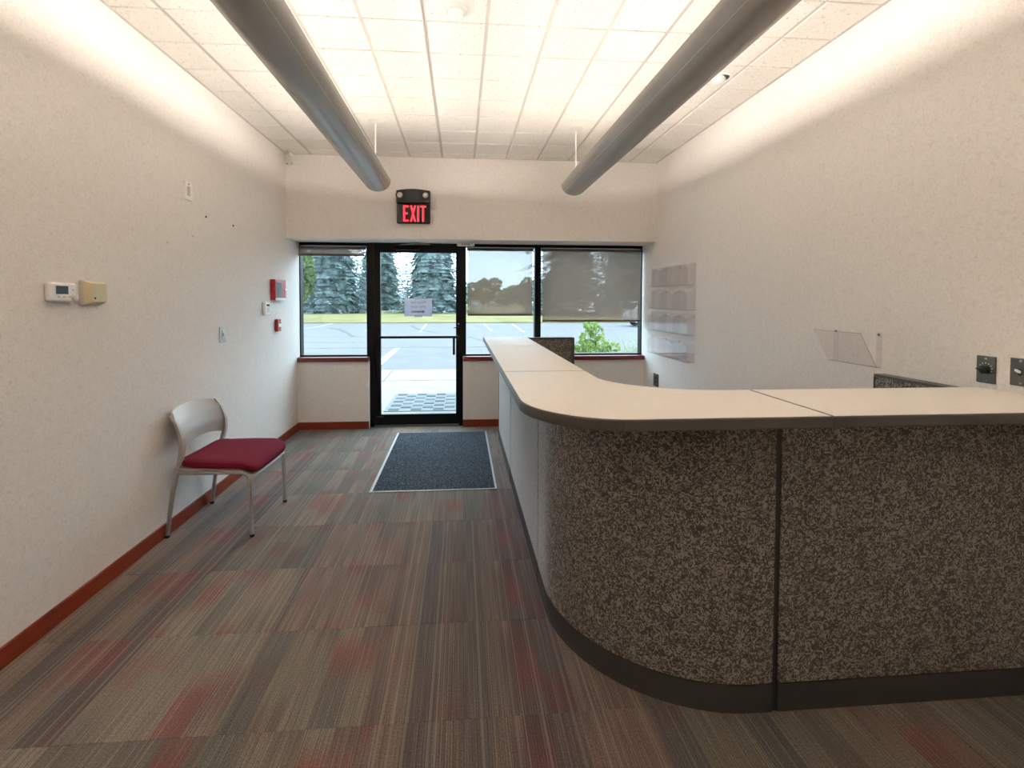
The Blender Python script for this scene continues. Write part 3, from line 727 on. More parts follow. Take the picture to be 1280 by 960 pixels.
y0, y1 = at(229.5, 240, 'x', L).y, at(239, 240, 'x', L).y; z0, z1 = at(234, 250, 'x', L).z, at(234, 227.5, 'x', L).z
t = thing('hanger_plate', 'small white slotted hanger plate high on the wall above the nails', 'hanger', (L, (y0+y1)/2, z0))
h = .009; ym0, ym1 = y0+(y1-y0)*.28, y0+(y1-y0)*.72
MB().box(L, L+h, y0, ym0, z0, z1).box(L, L+h, ym1, y1, z0, z1).box(L, L+h, ym0, ym1, z0, z0+.028).box(L, L+h, ym0, ym1, z1-.03, z1).build('plate', 'white', t)
MB().box(L, L+.002, ym0, ym1, z0+.028, z1-.03).build('slot', 'beigeback', t)
MB().lathe((L+h, (y0+y1)/2, z1-.014), (1, 0, 0), [(.006, 0), (.005, .0015)], 10).build('screw', 'steel', t)
for px, py in ((257, 271), (291, 282)):
    p = at(px, py, 'x', L); tag(MB().lathe(p, (1, 0, 0), [(.006, -.004), (.006, .003), (.009, .004), (.007, .006)], 10).build('nail', 'black', None, origin=tuple(p)), 'dark nail head in the wall below the white hanger plate', 'nail', 'dark nails in the wall')
for px, py in ((240.5, 295), (209, 303.5)):
    p = at(px, py, 'x', L); tag(MB().lathe(p, (1, 0, 0), [(.005, -.004), (.005, .002), (.007, .003), (.005, .004)], 10).build('nail', 'beigeback', None, origin=tuple(p)), 'faint grey nail in the wall lower than the dark nails', 'nail', 'faint nails in the wall')

y0, y1 = at(274, 417, 'x', L).y, at(281.5, 417, 'x', L).y; z0, z1 = at(277.5, 427.5, 'x', L).z, at(277.5, 408, 'x', L).z
t = thing('light_switch', 'grey metal switch plate on the wall above the chair', 'switch', (L, (y0+y1)/2, z0))
MB().box(L, L+.006, y0, y1, z0, z1, .002).build('plate', 'steel_light', t)
yc = (y0+y1)/2; zc = (z0+z1)/2
MB().box(L+.005, L+.009, yc-.014, yc+.014, zc-.034, zc+.034, .001).build('surround', 'beigeback', t)
MB().box(L+.008, L+.018, yc-.006, yc+.006, zc-.016, zc+.008, .002).build('toggle', 'white', t)
for s_ in (-1, 1): MB().lathe((L+.006, yc, zc+s_*.048), (1, 0, 0), [(.004, 0), (.003, .001)], 8).build('screw', 'black', t)

y0, y1, d, z0, z1 = left_box(338, 344, 357.5, 349, 375)
d = max(d, .045); y1 = at(357.5, 362, 'x', L+d).y
t = thing('alarm_panel', 'red fire alarm panel with grey display window on the wall', 'alarm panel', (L, (y0+y1)/2, z0))
MB().box(L, L+d, y0, y1, z0, z1, .003).build('box', 'red', t)
MB().box(L+d, L+d+.003, y0+.01, y1-.01, z0+.01, z1-.006).build('front_plate', 'redpale', t)
MB().box(L+d+.003, L+d+.005, y0+.04, y1-.13, z0+.035, z1-.03).build('display', 'display', t)
MB().box(L+d, L+d+.006, y0+.005, y1-.005, z0-.002, z0+.02).build('label_strip', 'white', t)
MB().lathe((L+d+.003, y1-.05, (z0+z1)/2), (1, 0, 0), [(.012, 0), (.012, .012), (.008, .014)], 12).build('key_lock', 'chrome', t)

y0, y1, d, z0, z1 = left_box(328, 332, 338, 378, 393.5)
t = thing('keypad', 'white alarm keypad between the red panel and red pull station', 'keypad', (L, (y0+y1)/2, z0))
d = max(min(d, .035), .02); y1 = at(338, 386, 'x', L+d).y
MB().box(L, L+d, y0, y1, z0, z1, .005).build('body', 'white', t)
MB().box(L+d, L+d+.001, y0+(y1-y0)*.25, y1-.02, z1-.035, z1-.018).build('display', 'lcd', t)
for r_ in range(4):
    for c_ in range(3):
        yy = y0+(y1-y0)*.3+c_*(y1-y0)*.2; zz = z0+.02+r_*.016
        MB().box(L+d, L+d+.002, yy, yy+.018, zz, zz+.010).build('key', 'beigeback', t)

y0, y1, d, z0, z1 = left_box(343.5, 347, 352.5, 399, 414.5)
d = max(min(d, .05), .03); y1 = at(351.5, 406, 'x', L+d).y
t = thing('pull_station', 'small red fire alarm pull station below the keypad', 'pull station', (L, (y0+y1)/2, z0))
MB().box(L, L+d, y0, y1, z0, z1, .004).build('body', 'red', t)
MB().box(L+d, L+d+.006, y0+.012, y1-.012, z0+.045, z1-.03, .002).build('handle', 'white', t)
MB().box(L+d, L+d+.008, y0+.02, y1-.02, z1-.045, z1-.032).build('pull_bar', 'black', t)

# ================================================================== DEVICES ON THE RIGHT WALL
# four clear brochure racks of three pockets
def rack(z0, z1, label):
    ya, yb, dpt, flange = 4.40, 5.36, .085, .10
    t = thing('brochure_rack', label, 'brochure rack', (R, (ya+yb)/2, z0), 'clear brochure racks')
    MB().box(R-.006, R-.002, ya, yb+flange, z0, z1+.01).build('back_plate', 'acrylic', t)
    MB().box(R-dpt, R-.006, ya, yb, z0, z0+.006).build('bottom_shelf', 'acrylic_edge', t)
    pw = (yb-ya)/3
    for k in range(4):
        y = ya+k*pw; MB().prism([(R-.006, z0+.004), (R-.006, z1), (R-dpt-.0, z1-.03), (R-dpt, z0+.004)], y-.002, y+.002, 'y').build('divider', 'acrylic', t)
    for k in range(3):
        y = ya+k*pw+.003; n = 12; tp = []
        for q in range(n+1):
            u = q/n; tp.append((y+(pw-.006)*u, z1-.045+.035*(math.sin(math.pi*u))**.6 if True else 0))
        MB().prism([(y, z0+.004), (y+pw-.006, z0+.004)]+tp[::-1], R-dpt, R-dpt+.003, 'x').build('pocket_front', 'acrylic', t)
    for k in range(2): MB().lathe((R-.006, ya+pw*(k+1), z1-.02), (-1, 0, 0), [(.008, 0), (.006, .004)], 10).build('screw', 'steel', t)
rack(1.646, 1.85, 'clear acrylic three-pocket brochure rack, topmost of the column beside the window')
rack(1.404, 1.605, 'clear acrylic three-pocket brochure rack, second from the top beside the window')
rack(1.163, 1.36, 'clear acrylic three-pocket brochure rack, third from the top beside the window')
rack(.908, 1.10, 'clear acrylic three-pocket brochure rack, lowest of the column beside the window')

# tilted clear sign holder
b0, b1 = at(1042, 449, 'x', R), at(1098, 459, 'x', R)     # bottom edge on the wall, far and near
dl = .12
t0, t1 = at(1016, 411, 'x', R-dl), at(1079, 418, 'x', R-dl)
t = thing('document_holder', 'clear acrylic document holder tilted out from the wall above the counter', 'document holder', (R, (b0.y+b1.y)/2, min(b0.z, b1.z)))
zb_ = (b0.z+b1.z)/2; zt_ = (t0.z+t1.z)/2+.0; yf, yn = (b0.y+t0.y)/2, (b1.y+t1.y)/2
def plate3(mb, pts, n, th):
    n = Vector(n).normalized()*th; a = [Vector(p) for p in pts]; b = [p+n for p in a]; mb.quad(*a); mb.quad(*b[::-1])
    for k in range(len(a)): mb.quad(a[k], a[(k+1) % len(a)], b[(k+1) % len(a)], b[k])
    return mb
plate3(MB(), [(R-.025, yf, zb_), (R-.025, yn, zb_), (R-dl, yn, zt_), (R-dl, yf, zt_)], (-1, 0, -.4), .003).build('front_pane', 'acrylic', t)
plate3(MB(), [(R-.002, yf, zb_), (R-.002, yn, zb_), (R-.03, yn, zb_), (R-.03, yf, zb_)], (0, 0, -1), .003).build('ledge', 'acrylic_edge', t)
MB().tube([(R-dl, yf, zt_), (R-dl, yn, zt_)], .0022, 6).build('top_edge', 'acrylic_edge', t)
MB().tube([(R-dl, yn, zt_), (R-.027, yn, zb_)], .0022, 6).build('side_edge', 'acrylic_edge', t)
for y in (yf-.03, yn+.012):
    MB().box(R-.006, R-.001, y-.016, y+.016, zb_-.005, zt_+.004).build('wall_strap', 'acrylic', t)
    MB().lathe((R-.006, y, zt_-.008), (-1, 0, 0), [(.007, 0), (.005, .004)], 10).build('screw', 'steel', t)

def right_plate(name, pxa, pxb, pyt, pyb, label, cat):
    ya, yb = at(pxb, 460, 'x', R).y, at(pxa, 460, 'x', R).y
    z0, z1 = at((pxa+pxb)/2, pyb, 'x', R).z, at((pxa+pxb)/2, pyt, 'x', R).z
    t = thing(name, label, cat, (R, (ya+yb)/2, z0))
    MB().box(R-.007, R, ya, yb, z0, z1, .003).build('plate', 'steel', t)
    yc, zc = (ya+yb)/2, (z0+z1)/2
    for s_ in (-1, 1): MB().lathe((R-.007, yc, zc+s_*(z1-z0)*.40), (-1, 0, 0), [(.005, 0), (.004, .0015)], 12).build('screw', 'chrome', t)
    return t, yc, zc
t, yc, zc = right_plate('dimmer_switch', 1222, 1246, 445, 479, 'steel wall plate with black rotary knob above the counter', 'dimmer')
MB().lathe((R-.007, yc, zc), (-1, 0, 0), [(.018, 0), (.017, .014), (.013, .017)], 24).build('knob', 'black', t)
MB().box(R-.03, R-.018, yc-.004, yc+.020, zc-.002, zc+.006, .002).build('pointer', 'black', t)
for k in range(9):
    a = math.radians(-20+k*27.5); MB().lathe((R-.007, yc+.025*math.cos(a), zc+.003+.025*math.sin(a)), (-1, 0, 0), [(.0026, 0), (.002, .0008)], 8).build('dial_mark', 'white', t)
t, yc, zc = right_plate('toggle_switch', 1264, 1291, 448, 483, 'steel wall plate with white toggle next to the rotary knob', 'switch')
MB().box(R-.009, R-.007, yc-.006, yc+.006, zc-.013, zc+.013).build('slot', 'black', t)
MB().prism([(R-.008, zc-.004), (R-.008, zc+.006), (R-.026, zc+.013), (R-.026, zc+.005)], yc-.0045, yc+.0045, 'y').build('toggle', 'white', t)
t, yc, zc = right_plate('power_outlet', 817.5, 823.5, 467, 483, 'steel power outlet low on the wall under the brochure racks', 'outlet')
for s_ in (-1, 1): MB().box(R-.009, R-.007, yc-.016, yc+.016, zc+s_*.021-.013, zc+s_*.021+.013, .002).build('socket', 'black', t)

# ================================================================== CHAIR
ch = thing('guest_chair', 'armless chair with crimson seat and silver frame against the wall', 'chair', (-1.563, 3.408, 0))
ch.rotation_euler.z = math.radians(-2)
cb = lambda mb, n, mat, par=ch: mb.build(n, mat, par, local=True)
def seat_fn(p):
    u = p.x/.265
    if u > .45: p.z -= .055*((u-.45)/.55)**2
    if u < -.5: p.z += .012*((-u-.5)/.5)
    p.z += .006*(abs(p.y)/.28)**2
    p.y *= 1-.12*max(0, -u)
    return p
cb(MB().superell((.030, 0, .452), .248, .280, .030, .45, .22, 48, 12, seat_fn), 'seat', 'crimson')
def pan_fn(p):
    u = p.x/.265
    if u > .45: p.z -= .050*((u-.45)/.55)**2
    p.z += .006*(abs(p.y)/.28)**2
    p.y *= 1-.05*max(0, -u)
    return p
cb(MB().superell((.008, 0, .424), .262, .276, .010, .4, .22, 40, 6, pan_fn), 'seat_pan', 'backshell')
for s_ in (-1, 1):
    y = .262*s_
    fl = cb(MB().tube([(.252, y, .012), (.246, y, .20), (.243, y, .335), (.238, y, .372), (.222, y, .398), (.195, y, .408), (.1, y, .409), (-.2, y*.985, .409)], .0125, 10), 'front_leg', 'silver')
    cb(MB().lathe((.2525, y, 0), (0, 0, 1), [(.014, 0), (.014, .016)], 12), 'foot', 'rubber', fl)
    rl = cb(MB().tube([(-.272, y*.98, .012), (-.255, y*.98, .15), (-.232, y*.98, .30), (-.207, y*.98, .42)], [.0125, .013, .014, .016], 10), 'rear_leg', 'silver')
    cb(MB().lathe((-.2725, y*.98, 0), (0, 0, 1), [(.014, 0), (.014, .016)], 12), 'foot', 'rubber', rl)
def bx(z):   # rake of the back
    pts = [(.40, -.208), (.48, -.188), (.56, -.170), (.64, -.172), (.72, -.202), (.80, -.262)]
    for (a, xa), (b, xb) in zip(pts, pts[1:]):
        if z <= b: u = max(0, (z-a)/(b-a)); return xa+(xb-xa)*u
    return pts[-1][1]
def wide(z): return .258+.018*math.sin(max(0, min(1, (z-.42)/.4))*math.pi)
nU, nV = 24, 12; mb = MB(); base = 0
def shell_pt(u, v, off):
    top_z = .795-.018*abs(u)**3; bot_z = .575-.045*abs(u)**2.2
    z = bot_z+(top_z-bot_z)*v
    hw = wide(z)-.004-(.035*max(0, v-.75)/.25*abs(u)**6)
    return (bx(z)-.040*(1-u*u)+off, u*hw, z)
grid = [[[mb.v.append(shell_pt(-1+2*i/nU, j/nV, off)) or len(mb.v)-1 for i in range(nU+1)] for j in range(nV+1)] for off in (0, -.012)]
for k in range(2):
    for j in range(nV):
        for i in range(nU): g = grid[k]; mb.f.append((g[j][i], g[j][i+1], g[j+1][i+1], g[j+1][i])); mb.sm.append(True)
for a_, b_ in (((0, 0), 'j'), ((0, nV), 'j')):
    j = a_[1]
    for i in range(nU): mb.f.append((grid[0][j][i], grid[0][j][i+1], grid[1][j][i+1], grid[1][j][i])); mb.sm.append(False)
for i in (0, nU):
    for j in range(nV): mb.f.append((grid[0][j][i], grid[0][j+1][i], grid[1][j+1][i], grid[1][j][i])); mb.sm.append(False)
cb(mb, 'backrest', 'backshell')
for s_ in (-1, 1):
    mb = MB(); prev = None
    for k in range(14):
        z = .395+(.775-.395)*k/13; xw_ = bx(z); yo = (wide(z)-.006*max(0, (z-.62)/.155))*s_; yi = (wide(z)-.036+.028*max(0, (z-.6)/.175))*s_
        tk = 1-.75*max(0, (z-.6)/.175); ringp = [(xw_+.008*tk, yo, z), (xw_+.010*tk, yi, z), (xw_-.012, yi, z), (xw_-.014, yo, z)]
        if prev:
            for q in range(4): mb.quad(prev[q], prev[(q+1) % 4], ringp[(q+1) % 4], ringp[q])
        else: mb.quad(*ringp)
        prev = ringp
    mb.quad(*prev[::-1])
    cb(mb, 'back_upright', 'backshell')
cb(MB().tube([(-.20, -.25, .409), (-.20, .25, .409)], .010, 8), 'cross_bar', 'silver')

# ================================================================== FLOOR MAT
mx0, mx1 = -.712, .285; my0, my1 = 3.785, 5.46
t = thing('entrance_mat', 'charcoal entrance mat with pale edging in front of the glass door', 'floor mat', ((mx0+mx1)/2, (my0+my1)/2, 0))
MB().box(mx0+.022, mx1-.018, my0+.016, my1-.014, .0008, .009, .003).build('pile', 'mat', t)
for a in ((mx0, mx0+.022, my0, my1), (mx1-.018, mx1, my0, my1), (mx0+.022, mx1-.018, my0, my0+.016), (mx0+.022, mx1-.018, my1-.014, my1)):
    MB().box(*a, .0008, .006, .002).build('edging', 'matedge', t)

# ================================================================== ROLLER SHADES
def shade(x0, x1, zb_, label):
    zt_ = HEADZ-.062; y = YG-.052
    t = thing('roller_shade', label, 'roller shade', ((x0+x1)/2, y, zb_), 'screen roller shades')
    MB().tube([(x0+.006, y+.012, zt_), (x1-.006, y+.012, zt_)], .019, 14).build('roller_tube', 'shade' if False else 'hem', t)
    MB().box(x0+.014, x1-.014, y-.0075, y-.0065, zb_+.02, zt_+.002).build('screen', 'shade', t)
    MB().box(x0+.012, x1-.012, y-.013, y-.001, zb_, zb_+.024, .003).build('hem_bar', 'hem', t)
    for x in (x0, x1-.005): MB().box(x, x+.005, y-.01, YG-.028, zt_-.028, zt_+.028).build('bracket', 'alu', t)
shade(xw['a']+.02, xw['b']-.005, G(415, 320.5).z, 'short rolled-up screen shade at the top of the narrow window')
shade(xw['e']+.008, xw['f']-.022, G(625, 394.5).z, 'brown screen shade lowered over the window next to the door')
shade(xw['g']+.002, R-.018, G(740, 402).z, 'wide brown screen shade lowered over the window beside the brochure racks')

# ================================================================== PAPER SIGN AND DECALS ON THE GLASS
def text_mesh(txt, size):
    cu = bpy.data.curves.new('lettering', 'FONT'); cu.body = txt; cu.size = size; cu.align_x = 'CENTER'; cu.extrude = .0002
    ob = bpy.data.objects.new('lettering', cu); COL.objects.link(ob)
    dg = bpy.context.evaluated_depsgraph_get(); me = bpy.data.meshes.new_from_object(ob.evaluated_get(dg))
    vs_ = [v.co.copy() for v in me.vertices]; fs = [tuple(p.vertices) for p in me.polygons]
    bpy.data.objects.remove(ob); bpy.data.meshes.remove(me); return vs_, fs
yS = YG-.006
s0, s1 = at(505.5, 373, 'y', yS), at(540, 395.5, 'y', yS)
t = thing('paper_sign', 'white paper notice taped to the door glass with mirrored lettering and arrow', 'sign', ((s0.x+s1.x)/2, yS, s1.z))
MB().box(s0.x, s1.x, yS, yS+.0006, s1.z, s0.z).build('sheet', 'paper', t)
for z in (s0.z, s1.z): MB().box((s0.x+s1.x)/2-.045, (s0.x+s1.x)/2+.05, yS-.0008, yS-.0002, z-.012, z+.014).build('tape', 'tape', t)
for txt, py in (('Please use', 379.2), ('other door', 384.6)):
    vs_, fs = text_mesh(txt, .042); zc = at(522, py, 'y', yS).z; mb = MB(); xc = (s0.x+s1.x)/2+.005
    mb.v = [(xc-v.x, yS-.0006+v.z, zc+v.y) for v in vs_]; mb.f = fs; mb.sm = [False]*len(fs); mb.build('lettering', 'ink', t)
ax0, ax1, az = at(514, 389.6, 'y', yS).x, at(531.5, 389.6, 'y', yS).x, at(522, 389.6, 'y', yS).z
MB().prism([(ax0, az-.009), (ax1-.03, az-.009), (ax1-.03, az-.021), (ax1, az), (ax1-.03, az+.021), (ax1-.03, az+.009), (ax0, az+.009)], yS-.0008, yS-.0003, 'y').build('arrow', 'ink', t)
yD = YG+.0165
p0, p1 = at(589.5, 376, 'y', yD), at(599.5, 385.5, 'y', yD)
t = thing('window_sticker', 'small pale square sticker on the glass next to the door', 'sticker', ((p0.x+p1.x)/2, yD, p1.z))
fr = MB(); wd = .008
for a in ((p0.x, p1.x, p0.z-wd, p0.z), (p0.x, p1.x, p1.z, p1.z+wd), (p0.x, p0.x+wd, p1.z+wd, p0.z-wd), (p1.x-wd, p1.x, p1.z+wd, p0.z-wd)): fr.box(a[0], a[1], yD, yD+.001, a[2], a[3])
fr.build('border', 'decal', t)
hh = (p0.z-p1.z)
for k, (u0, u1) in enumerate(((.15, .9), (.25, .8), (.1, .4), (.6, .85))):
    zz = p1.z+hh*(.72, .5, .27, .27)[k]; MB().box(p0.x+(p1.x-p0.x)*u0, p0.x+(p1.x-p0.x)*u1, yD, yD+.001, zz-.007, zz+.007).build('mark', 'decal', t)
q0, q1 = at(735.5, 377, 'y', yD), at(743.5, 385, 'y', yD)
t = thing('window_decal', 'pale Z-like emblem with a line of small lettering on the wide window', 'decal', ((q0.x+q1.x)/2, yD, q1.z-.04))
ww, hh = q1.x-q0.x, q0.z-q1.z; X = lambda u: q0.x+ww*u; Z = lambda v: q1.z+hh*v
MB().box(X(.0), X(1.0), yD, yD+.001, Z(.92), Z(1.0)).build('bar', 'decal', t)
MB().prism([(X(.35), Z(.72)), (X(.85), Z(.72)), (X(.85), Z(.62)), (X(.42), Z(.12)), (X(1.0), Z(.12)), (X(1.0), Z(0)), (X(.1), Z(0)), (X(.1), Z(.08)), (X(.6), Z(.62)), (X(.35), Z(.62))], yD, yD+.001, 'y').build('emblem', 'decal', t)
r0, r1 = at(733, 387, 'y', yD), at(745, 390, 'y', yD); k = 7
for q in range(k):
    xa = r0.x+(r1.x-r0.x)*q/k; MB().box(xa, xa+(r1.x-r0.x)/k*.72, yD, yD+.001, r1.z, r0.z if q not in (2, 5) else r0.z-.008).build('lettering', 'decal', t)
r0, r1 = at(722.5, 385.5, 'y', yD), at(727.5, 389, 'y', yD)
MB().prism([(r0.x, r1.z), (r1.x, r1.z), (r1.x, r0.z), (r0.x+.02, r0.z-.01)], yD, yD+.001, 'y').build('mark', 'decal', t)

# ================================================================== OUTDOOR THINGS
# link mat on the walk
z = ZC
c00, c10, c01, c11 = at(481, 515, 'z', z), at(568.5, 515, 'z', z), at(487, 494, 'z', z), at(566, 491, 'z', z)
xA, xB = c00.x-.02, c10.x+.05; yA_, yB_ = c00.y, (c01.y+c11.y)/2
t = thing('outdoor_mat', 'checkered blue grey rubber link mat on the concrete outside the door', 'doormat', ((xA+xB)/2, (yA_+yB_)/2, z))
MB().box(xA, xB, yA_, yB_, z, z+.010, .003).build('backing', 'matlight', t)
nc, nr = 6, 9; cw_, rh = (xB-xA-.10)/nc, (yB_-yA_-.06)/nr; rr = random.Random(3)
lm = [plain('rubber_link_%d' % k, c, .8) for k, c in enumerate([(.023, .031, .036), (.038, .047, .053), (.06, .073, .08)])]
for i in range(nc):
    for j in range(nr):
        if (i+j) % 2: continue
        x0 = xA+.05+i*cw_; y0 = yA_+.03+j*rh
        MB().box(x0+.006, x0+cw_-.006, y0+.012, y0+rh-.012, z+.010, z+.016).build('rubber_link', lm[rr.choice((0, 1, 1, 2))], t)

# conifers
def spruce_mesh(seed, H, Rr, core=1):
    rg = random.Random(seed); mb = MB(); lv = int(H*2.6)
    def spray(p, d, ln, wd, n):
        s_ = d.cross(n).normalized()*wd
        mb.quad(p, p+d*ln*.45+s_, p+d*ln, p+d*ln*.45-s_)
    nc_ = 18
    for k in range(lv):                       # dense inner crown
        h0 = .3+(H-.6)*k/lv; h1 = h0+(H-.6)/lv*1.6; r0 = Rr*.62*core*(1-h0/H)**.8; r1 = Rr*.40*core*(1-h0/H)**.8
        for b in range(nc_):
            a0, a1 = 2*math.pi*(b-.15)/nc_, 2*math.pi*(b+1.15)/nc_; j0 = rg.uniform(.8, 1.15)
            mb.quad((r0*j0*math.cos(a0), r0*j0*math.sin(a0), h0-.25*r0), (r0*j0*math.cos(a1), r0*j0*math.sin(a1), h0-.25*r0), (r1*math.cos(a1), r1*math.sin(a1), h1), (r1*math.cos(a0), r1*math.sin(a0), h1))
    for k in range(lv):
        h = .25+(H-.4)*(k/lv); f_ = 1-h/H; rad_ = Rr*(f_**.8)*rg.uniform(.85, 1.1); nb = max(5, int(13*f_)+4)
        for b in range(nb):
            a = 2*math.pi*(b+rg.random()*.9)/nb; ln = rad_*rg.uniform(.7, 1.08); dh = rg.uniform(-.35, .35)*.5
            dr = Vector((math.cos(a), math.sin(a), 0)); side = Vector((-dr.y, dr.x, 0))
            m_ = max(4, int(ln*3.2))
            for q in range(m_):
                u = (q+.6)/m_
                if u < .22: continue
                droop = -.42*ln*(u**1.3)+.22*ln*max(0, u-.7)
                p = dr*ln*u+Vector((0, 0, h+dh+droop+.15*ln))
                for sgn in (-1, 1, -1, 1):
                    dd = (dr*.75+side*sgn*rg.uniform(.35, 1.0)+Vector((0, 0, rg.uniform(-.45, .05)))).normalized()
                    spray(p+Vector((rg.uniform(-.1, .1), rg.uniform(-.1, .1), rg.uniform(-.12, .12))), dd, rg.uniform(.4, .8), rg.uniform(.07, .13), Vector((rg.uniform(-.4, .4), rg.uniform(-.4, .4), 1)))
    return mb
spruce_proto = {}
def spruce(px, y, H, Rr, seed, label):
    x = at(px, 380, 'y', y).x; z = -.06
    t = thing('spruce_tree', label, 'tree', (x, y, z), 'spruces beyond the parking lot')
    key = (seed, H, Rr)
    if key not in spruce_proto:
        a = spruce_mesh(seed, H, Rr, 1 if seed < 3 else .74).build('foliage', 'spruce', t, local=True, recalc=False)
        b = MB().tube([(0, 0, -.05), (0, 0, H*.5), (0, 0, H*.97)], [.22, .12, .02], 8).build('trunk', 'bark', t, local=True)
        spruce_proto[key] = (a, b)
    else:
        for o in spruce_proto[key]: c = o.copy(); COL.objects.link(c); c.parent = t
    return t
spruce(413, 56, 19.0, 5.4, 1, 'blue spruce filling the view through the narrow window')
spruce(541, 57, 17.0, 5.2, 2, 'blue spruce behind the paper notice on the door glass')
spruce(474, 71, 19.0, 5.4, 1, 'blue spruce standing back between the window and door spruces')
spruce(338, 66, 17.0, 5.2, 2, 'blue spruce past the left end of the narrow window')
spruce(713, 50, 18.0, 6.5, 3, 'large spruce behind the wide screen shade next to the mullion')
spruce(780, 64.6, 21.0, 6.7, 4, 'large spruce behind the wide screen shade next to the white car')

# broadleaf trees
def leaf_cloud(seed, blobs, n, size):
    rg = random.Random(seed); mb = MB()
    for _ in range(n):
        c, r_ = rg.choice(blobs); v = Vector((rg.gauss(0, 1), rg.gauss(0, 1), rg.gauss(0, 1))).normalized()
        p = Vector(c)+Vector((v.x*r_[0], v.y*r_[1], v.z*r_[2]))*rg.uniform(.75, 1.0)
        d = (v+Vector((rg.uniform(-1, 1), rg.uniform(-1, 1), rg.uniform(-1, 1)))).normalized(); s_ = d.cross(Vector((rg.uniform(-1, 1), rg.uniform(-1, 1), rg.uniform(-1, 1)))).normalized()
        l = size*rg.uniform(.6, 1.2); mb.quad(p-d*l*.5, p+s_*l*.35, p+d*l*.5, p-s_*l*.35)
    return mb
def broadleaf(px, y, H, Wd, seed, label, group):
    x = at(px, 375, 'y', y).x; rg = random.Random(seed)
    t = thing('broadleaf_tree', label, 'tree', (x, y, -.06), group)
    bl = [((rg.uniform(-.45, .45)*Wd, rg.uniform(-.3, .3)*Wd, H*rg.uniform(.22, .74)), (Wd*rg.uniform(.26, .42),)*2+(H*rg.uniform(.16, .26),)) for _ in range(9)]
    leaf_cloud(seed, bl, 3000, H*.075).build('crown', 'leaf_far', t, local=True, recalc=False)
    MB().tube([(0, 0, -.05), (0, 0, H*.5)], [.3, .12], 8).build('trunk', 'bark', t, local=True)
for k, (px, y, H, Wd) in enumerate(((592, 110, 6.2, 5), (612, 122, 8.5, 5.5), (633, 108, 5.6, 5), (650, 124, 6.5, 5.5), (668, 110, 7, 5), (690, 128, 8, 5))):
    broadleaf(px, y, H, Wd, 40+k, 'distant broadleaf tree behind the screen shade next to the door', 'distant broadleaf trees')
broadleaf(361, 36.5, 9.5, 2.3, 71, 'yellow green broadleaf tree beside the spruce of the narrow window', 'trees by the lot')

# bush and tall grass outside the wide window
bc = at(741, 440, 'y', 7.3)
t = thing('leafy_bush', 'bright green leafy bush outside the wide window', 'bush', (bc.x, 7.3, -.01))
rg = random.Random(9); bl = []
for px, py, r_ in ((735, 425, .13), (745, 415, .12), (738, 408, .10), (752, 432, .14), (728, 436, .15), (745, 438, .18), (764, 438, .14), (718, 440, .10), (740, 445, .2)):
    p = at(px, py, 'y', 7.3+rg.uniform(-.1, .1)); bl.append((tuple(p-Vector((bc.x, 7.3, -.01))), (r_*1.1, r_*1.1, r_)))
leaf_cloud(5, bl, 900, .075).build('foliage', 'leaf_bush', t, local=True, recalc=False)
for (c, r_) in bl: MB().tube([(c[0]*.2, 0, 0), (c[0]*.7, c[1]*.5, c[2]*.55), tuple(c)], [.012, .009, .005], 6).build('stem', 'bark', t, local=True)
mb = MB(); rg = random.Random(12)
for _ in range(700):
    x = rg.uniform(.7, 4.2); y = rg.uniform(6.7, 8.3)
    if x < 1.5: y = rg.uniform(7.6, 8.4); x = rg.uniform(1.36, 1.7)
    h = rg.uniform(.45, 1.0); ln = Vector((rg.gauss(-.10, .22), rg.gauss(0, .1), 0))*h; b0_ = Vector((x, y, -.01)); wv = Vector((.009, 0, 0))
    m1 = b0_+ln*.35+Vector((0, 0, h*.6)); m2 = b0_+ln*1.0+Vector((0, 0, h))
    mb.quad(b0_-wv, b0_+wv, m1+wv*.8, m1-wv*.8); mb.quad(m1-wv*.8, m1+wv*.8, m2)
o = mb.build('tall_grass', 'blade', None, origin=(2.5, 7.4, -.01), recalc=False); o['kind'] = 'stuff'; tag(o, 'tall wispy grass growing outside the wide window', 'grass')

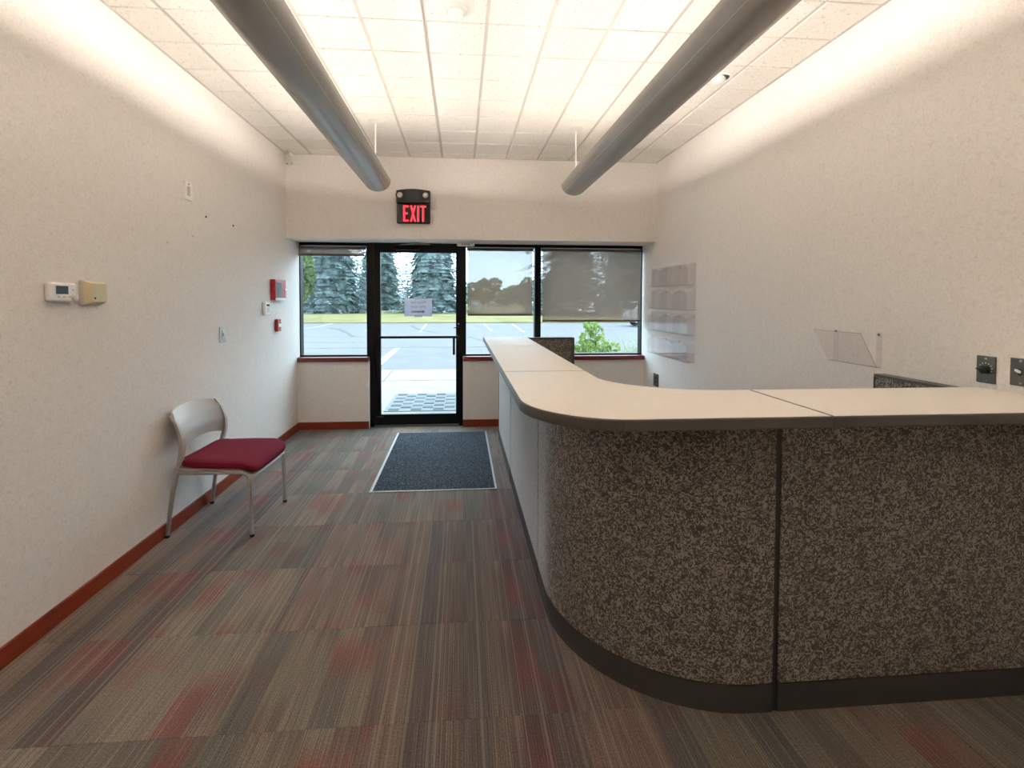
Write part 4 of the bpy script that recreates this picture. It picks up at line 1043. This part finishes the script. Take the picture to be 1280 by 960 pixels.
# parked car
car_p = at(790, 409, 'z', ZA); cx0, cy0 = car_p.x, car_p.y
t = thing('parked_car', 'white hatchback parked beyond the wide window', 'car', (cx0+2.1, cy0+.9, ZA))
prof = [(0.02, .42), (.0, .62), (.05, .95), (.16, 1.02), (.52, 1.46), (.75, 1.55), (1.9, 1.57), (2.35, 1.50), (3.10, 1.03), (3.9, .90), (4.18, .72), (4.22, .40), (4.05, .27), (.25, .27)]
def loft(prof, w0, fn):
    mb = MB(); k = len(prof)
    for s_ in (-1, 1):
        mb.v += [(x, s_*fn(z), z) for x, z in prof]
    mb.f.append(tuple(range(k))); mb.f.append(tuple(range(2*k-1, k-1, -1))); mb.sm += [False]*2
    for i in range(k): mb.f.append((i, (i+1) % k, k+(i+1) % k, k+i)); mb.sm.append(False)
    return mb
wf = lambda z: .88 if z < 1.0 else .88-.22*(z-1.0)/.57
mb = loft(prof, .88, wf); mb.v = [(x-2.1, y, z) for x, y, z in mb.v]
bo = mb.build('body', 'carwhite', t, local=True)
md = bo.modifiers.new('soft', 'BEVEL'); md.width = .05; md.segments = 3; md.limit_method = 'ANGLE'
for s_ in (-1, 1):
    for poly in ([(.62, 1.06), (.80, 1.44), (1.45, 1.47), (1.45, 1.06)], [(1.53, 1.06), (1.53, 1.47), (2.28, 1.42), (2.85, 1.06)]):
        q = MB(); pts = [(x-2.1, s_*(wf(z)+.006), z) for x, z in poly]; q.quad(*pts); q.quad(*[(x, y-s_*.02, z) for x, y, z in pts])
        for i in range(4): a, b = pts[i], pts[(i+1) % 4]; q.quad(a, b, (b[0], b[1]-s_*.02, b[2]), (a[0], a[1]-s_*.02, a[2]))
        q.build('side_window', 'carglass', t, local=True)
    for wx in (.78, 3.35):
        wo_ = MB().lathe((wx-2.1, s_*.72, .32), (0, s_, 0), [(.32, 0), (.32, .18), (.22, .19)], 24).build('wheel', 'tyre', t, local=True)
        MB().lathe((wx-2.1, s_*.905, .32), (0, s_, 0), [(.20, 0), (.17, .012), (.05, .02)], 20).build('rim', 'silver', wo_, local=True)
rw = MB(); pts = [(.14-2.1, -.66, 1.07), (.14-2.1, .66, 1.07), (.49-2.1, .60, 1.44), (.49-2.1, -.60, 1.44)]
rw.quad(*[(x-.012, y, z+.012) for x, y, z in pts]); rw.build('rear_window', 'carglass', t, local=True)
for s_ in (-1, 1): MB().box(-2.115, -2.03, s_*.62-.14, s_*.62+.14, .80, .96, .02).build('tail_lamp', 'red', t, local=True)
bpy.context.view_layer.update()
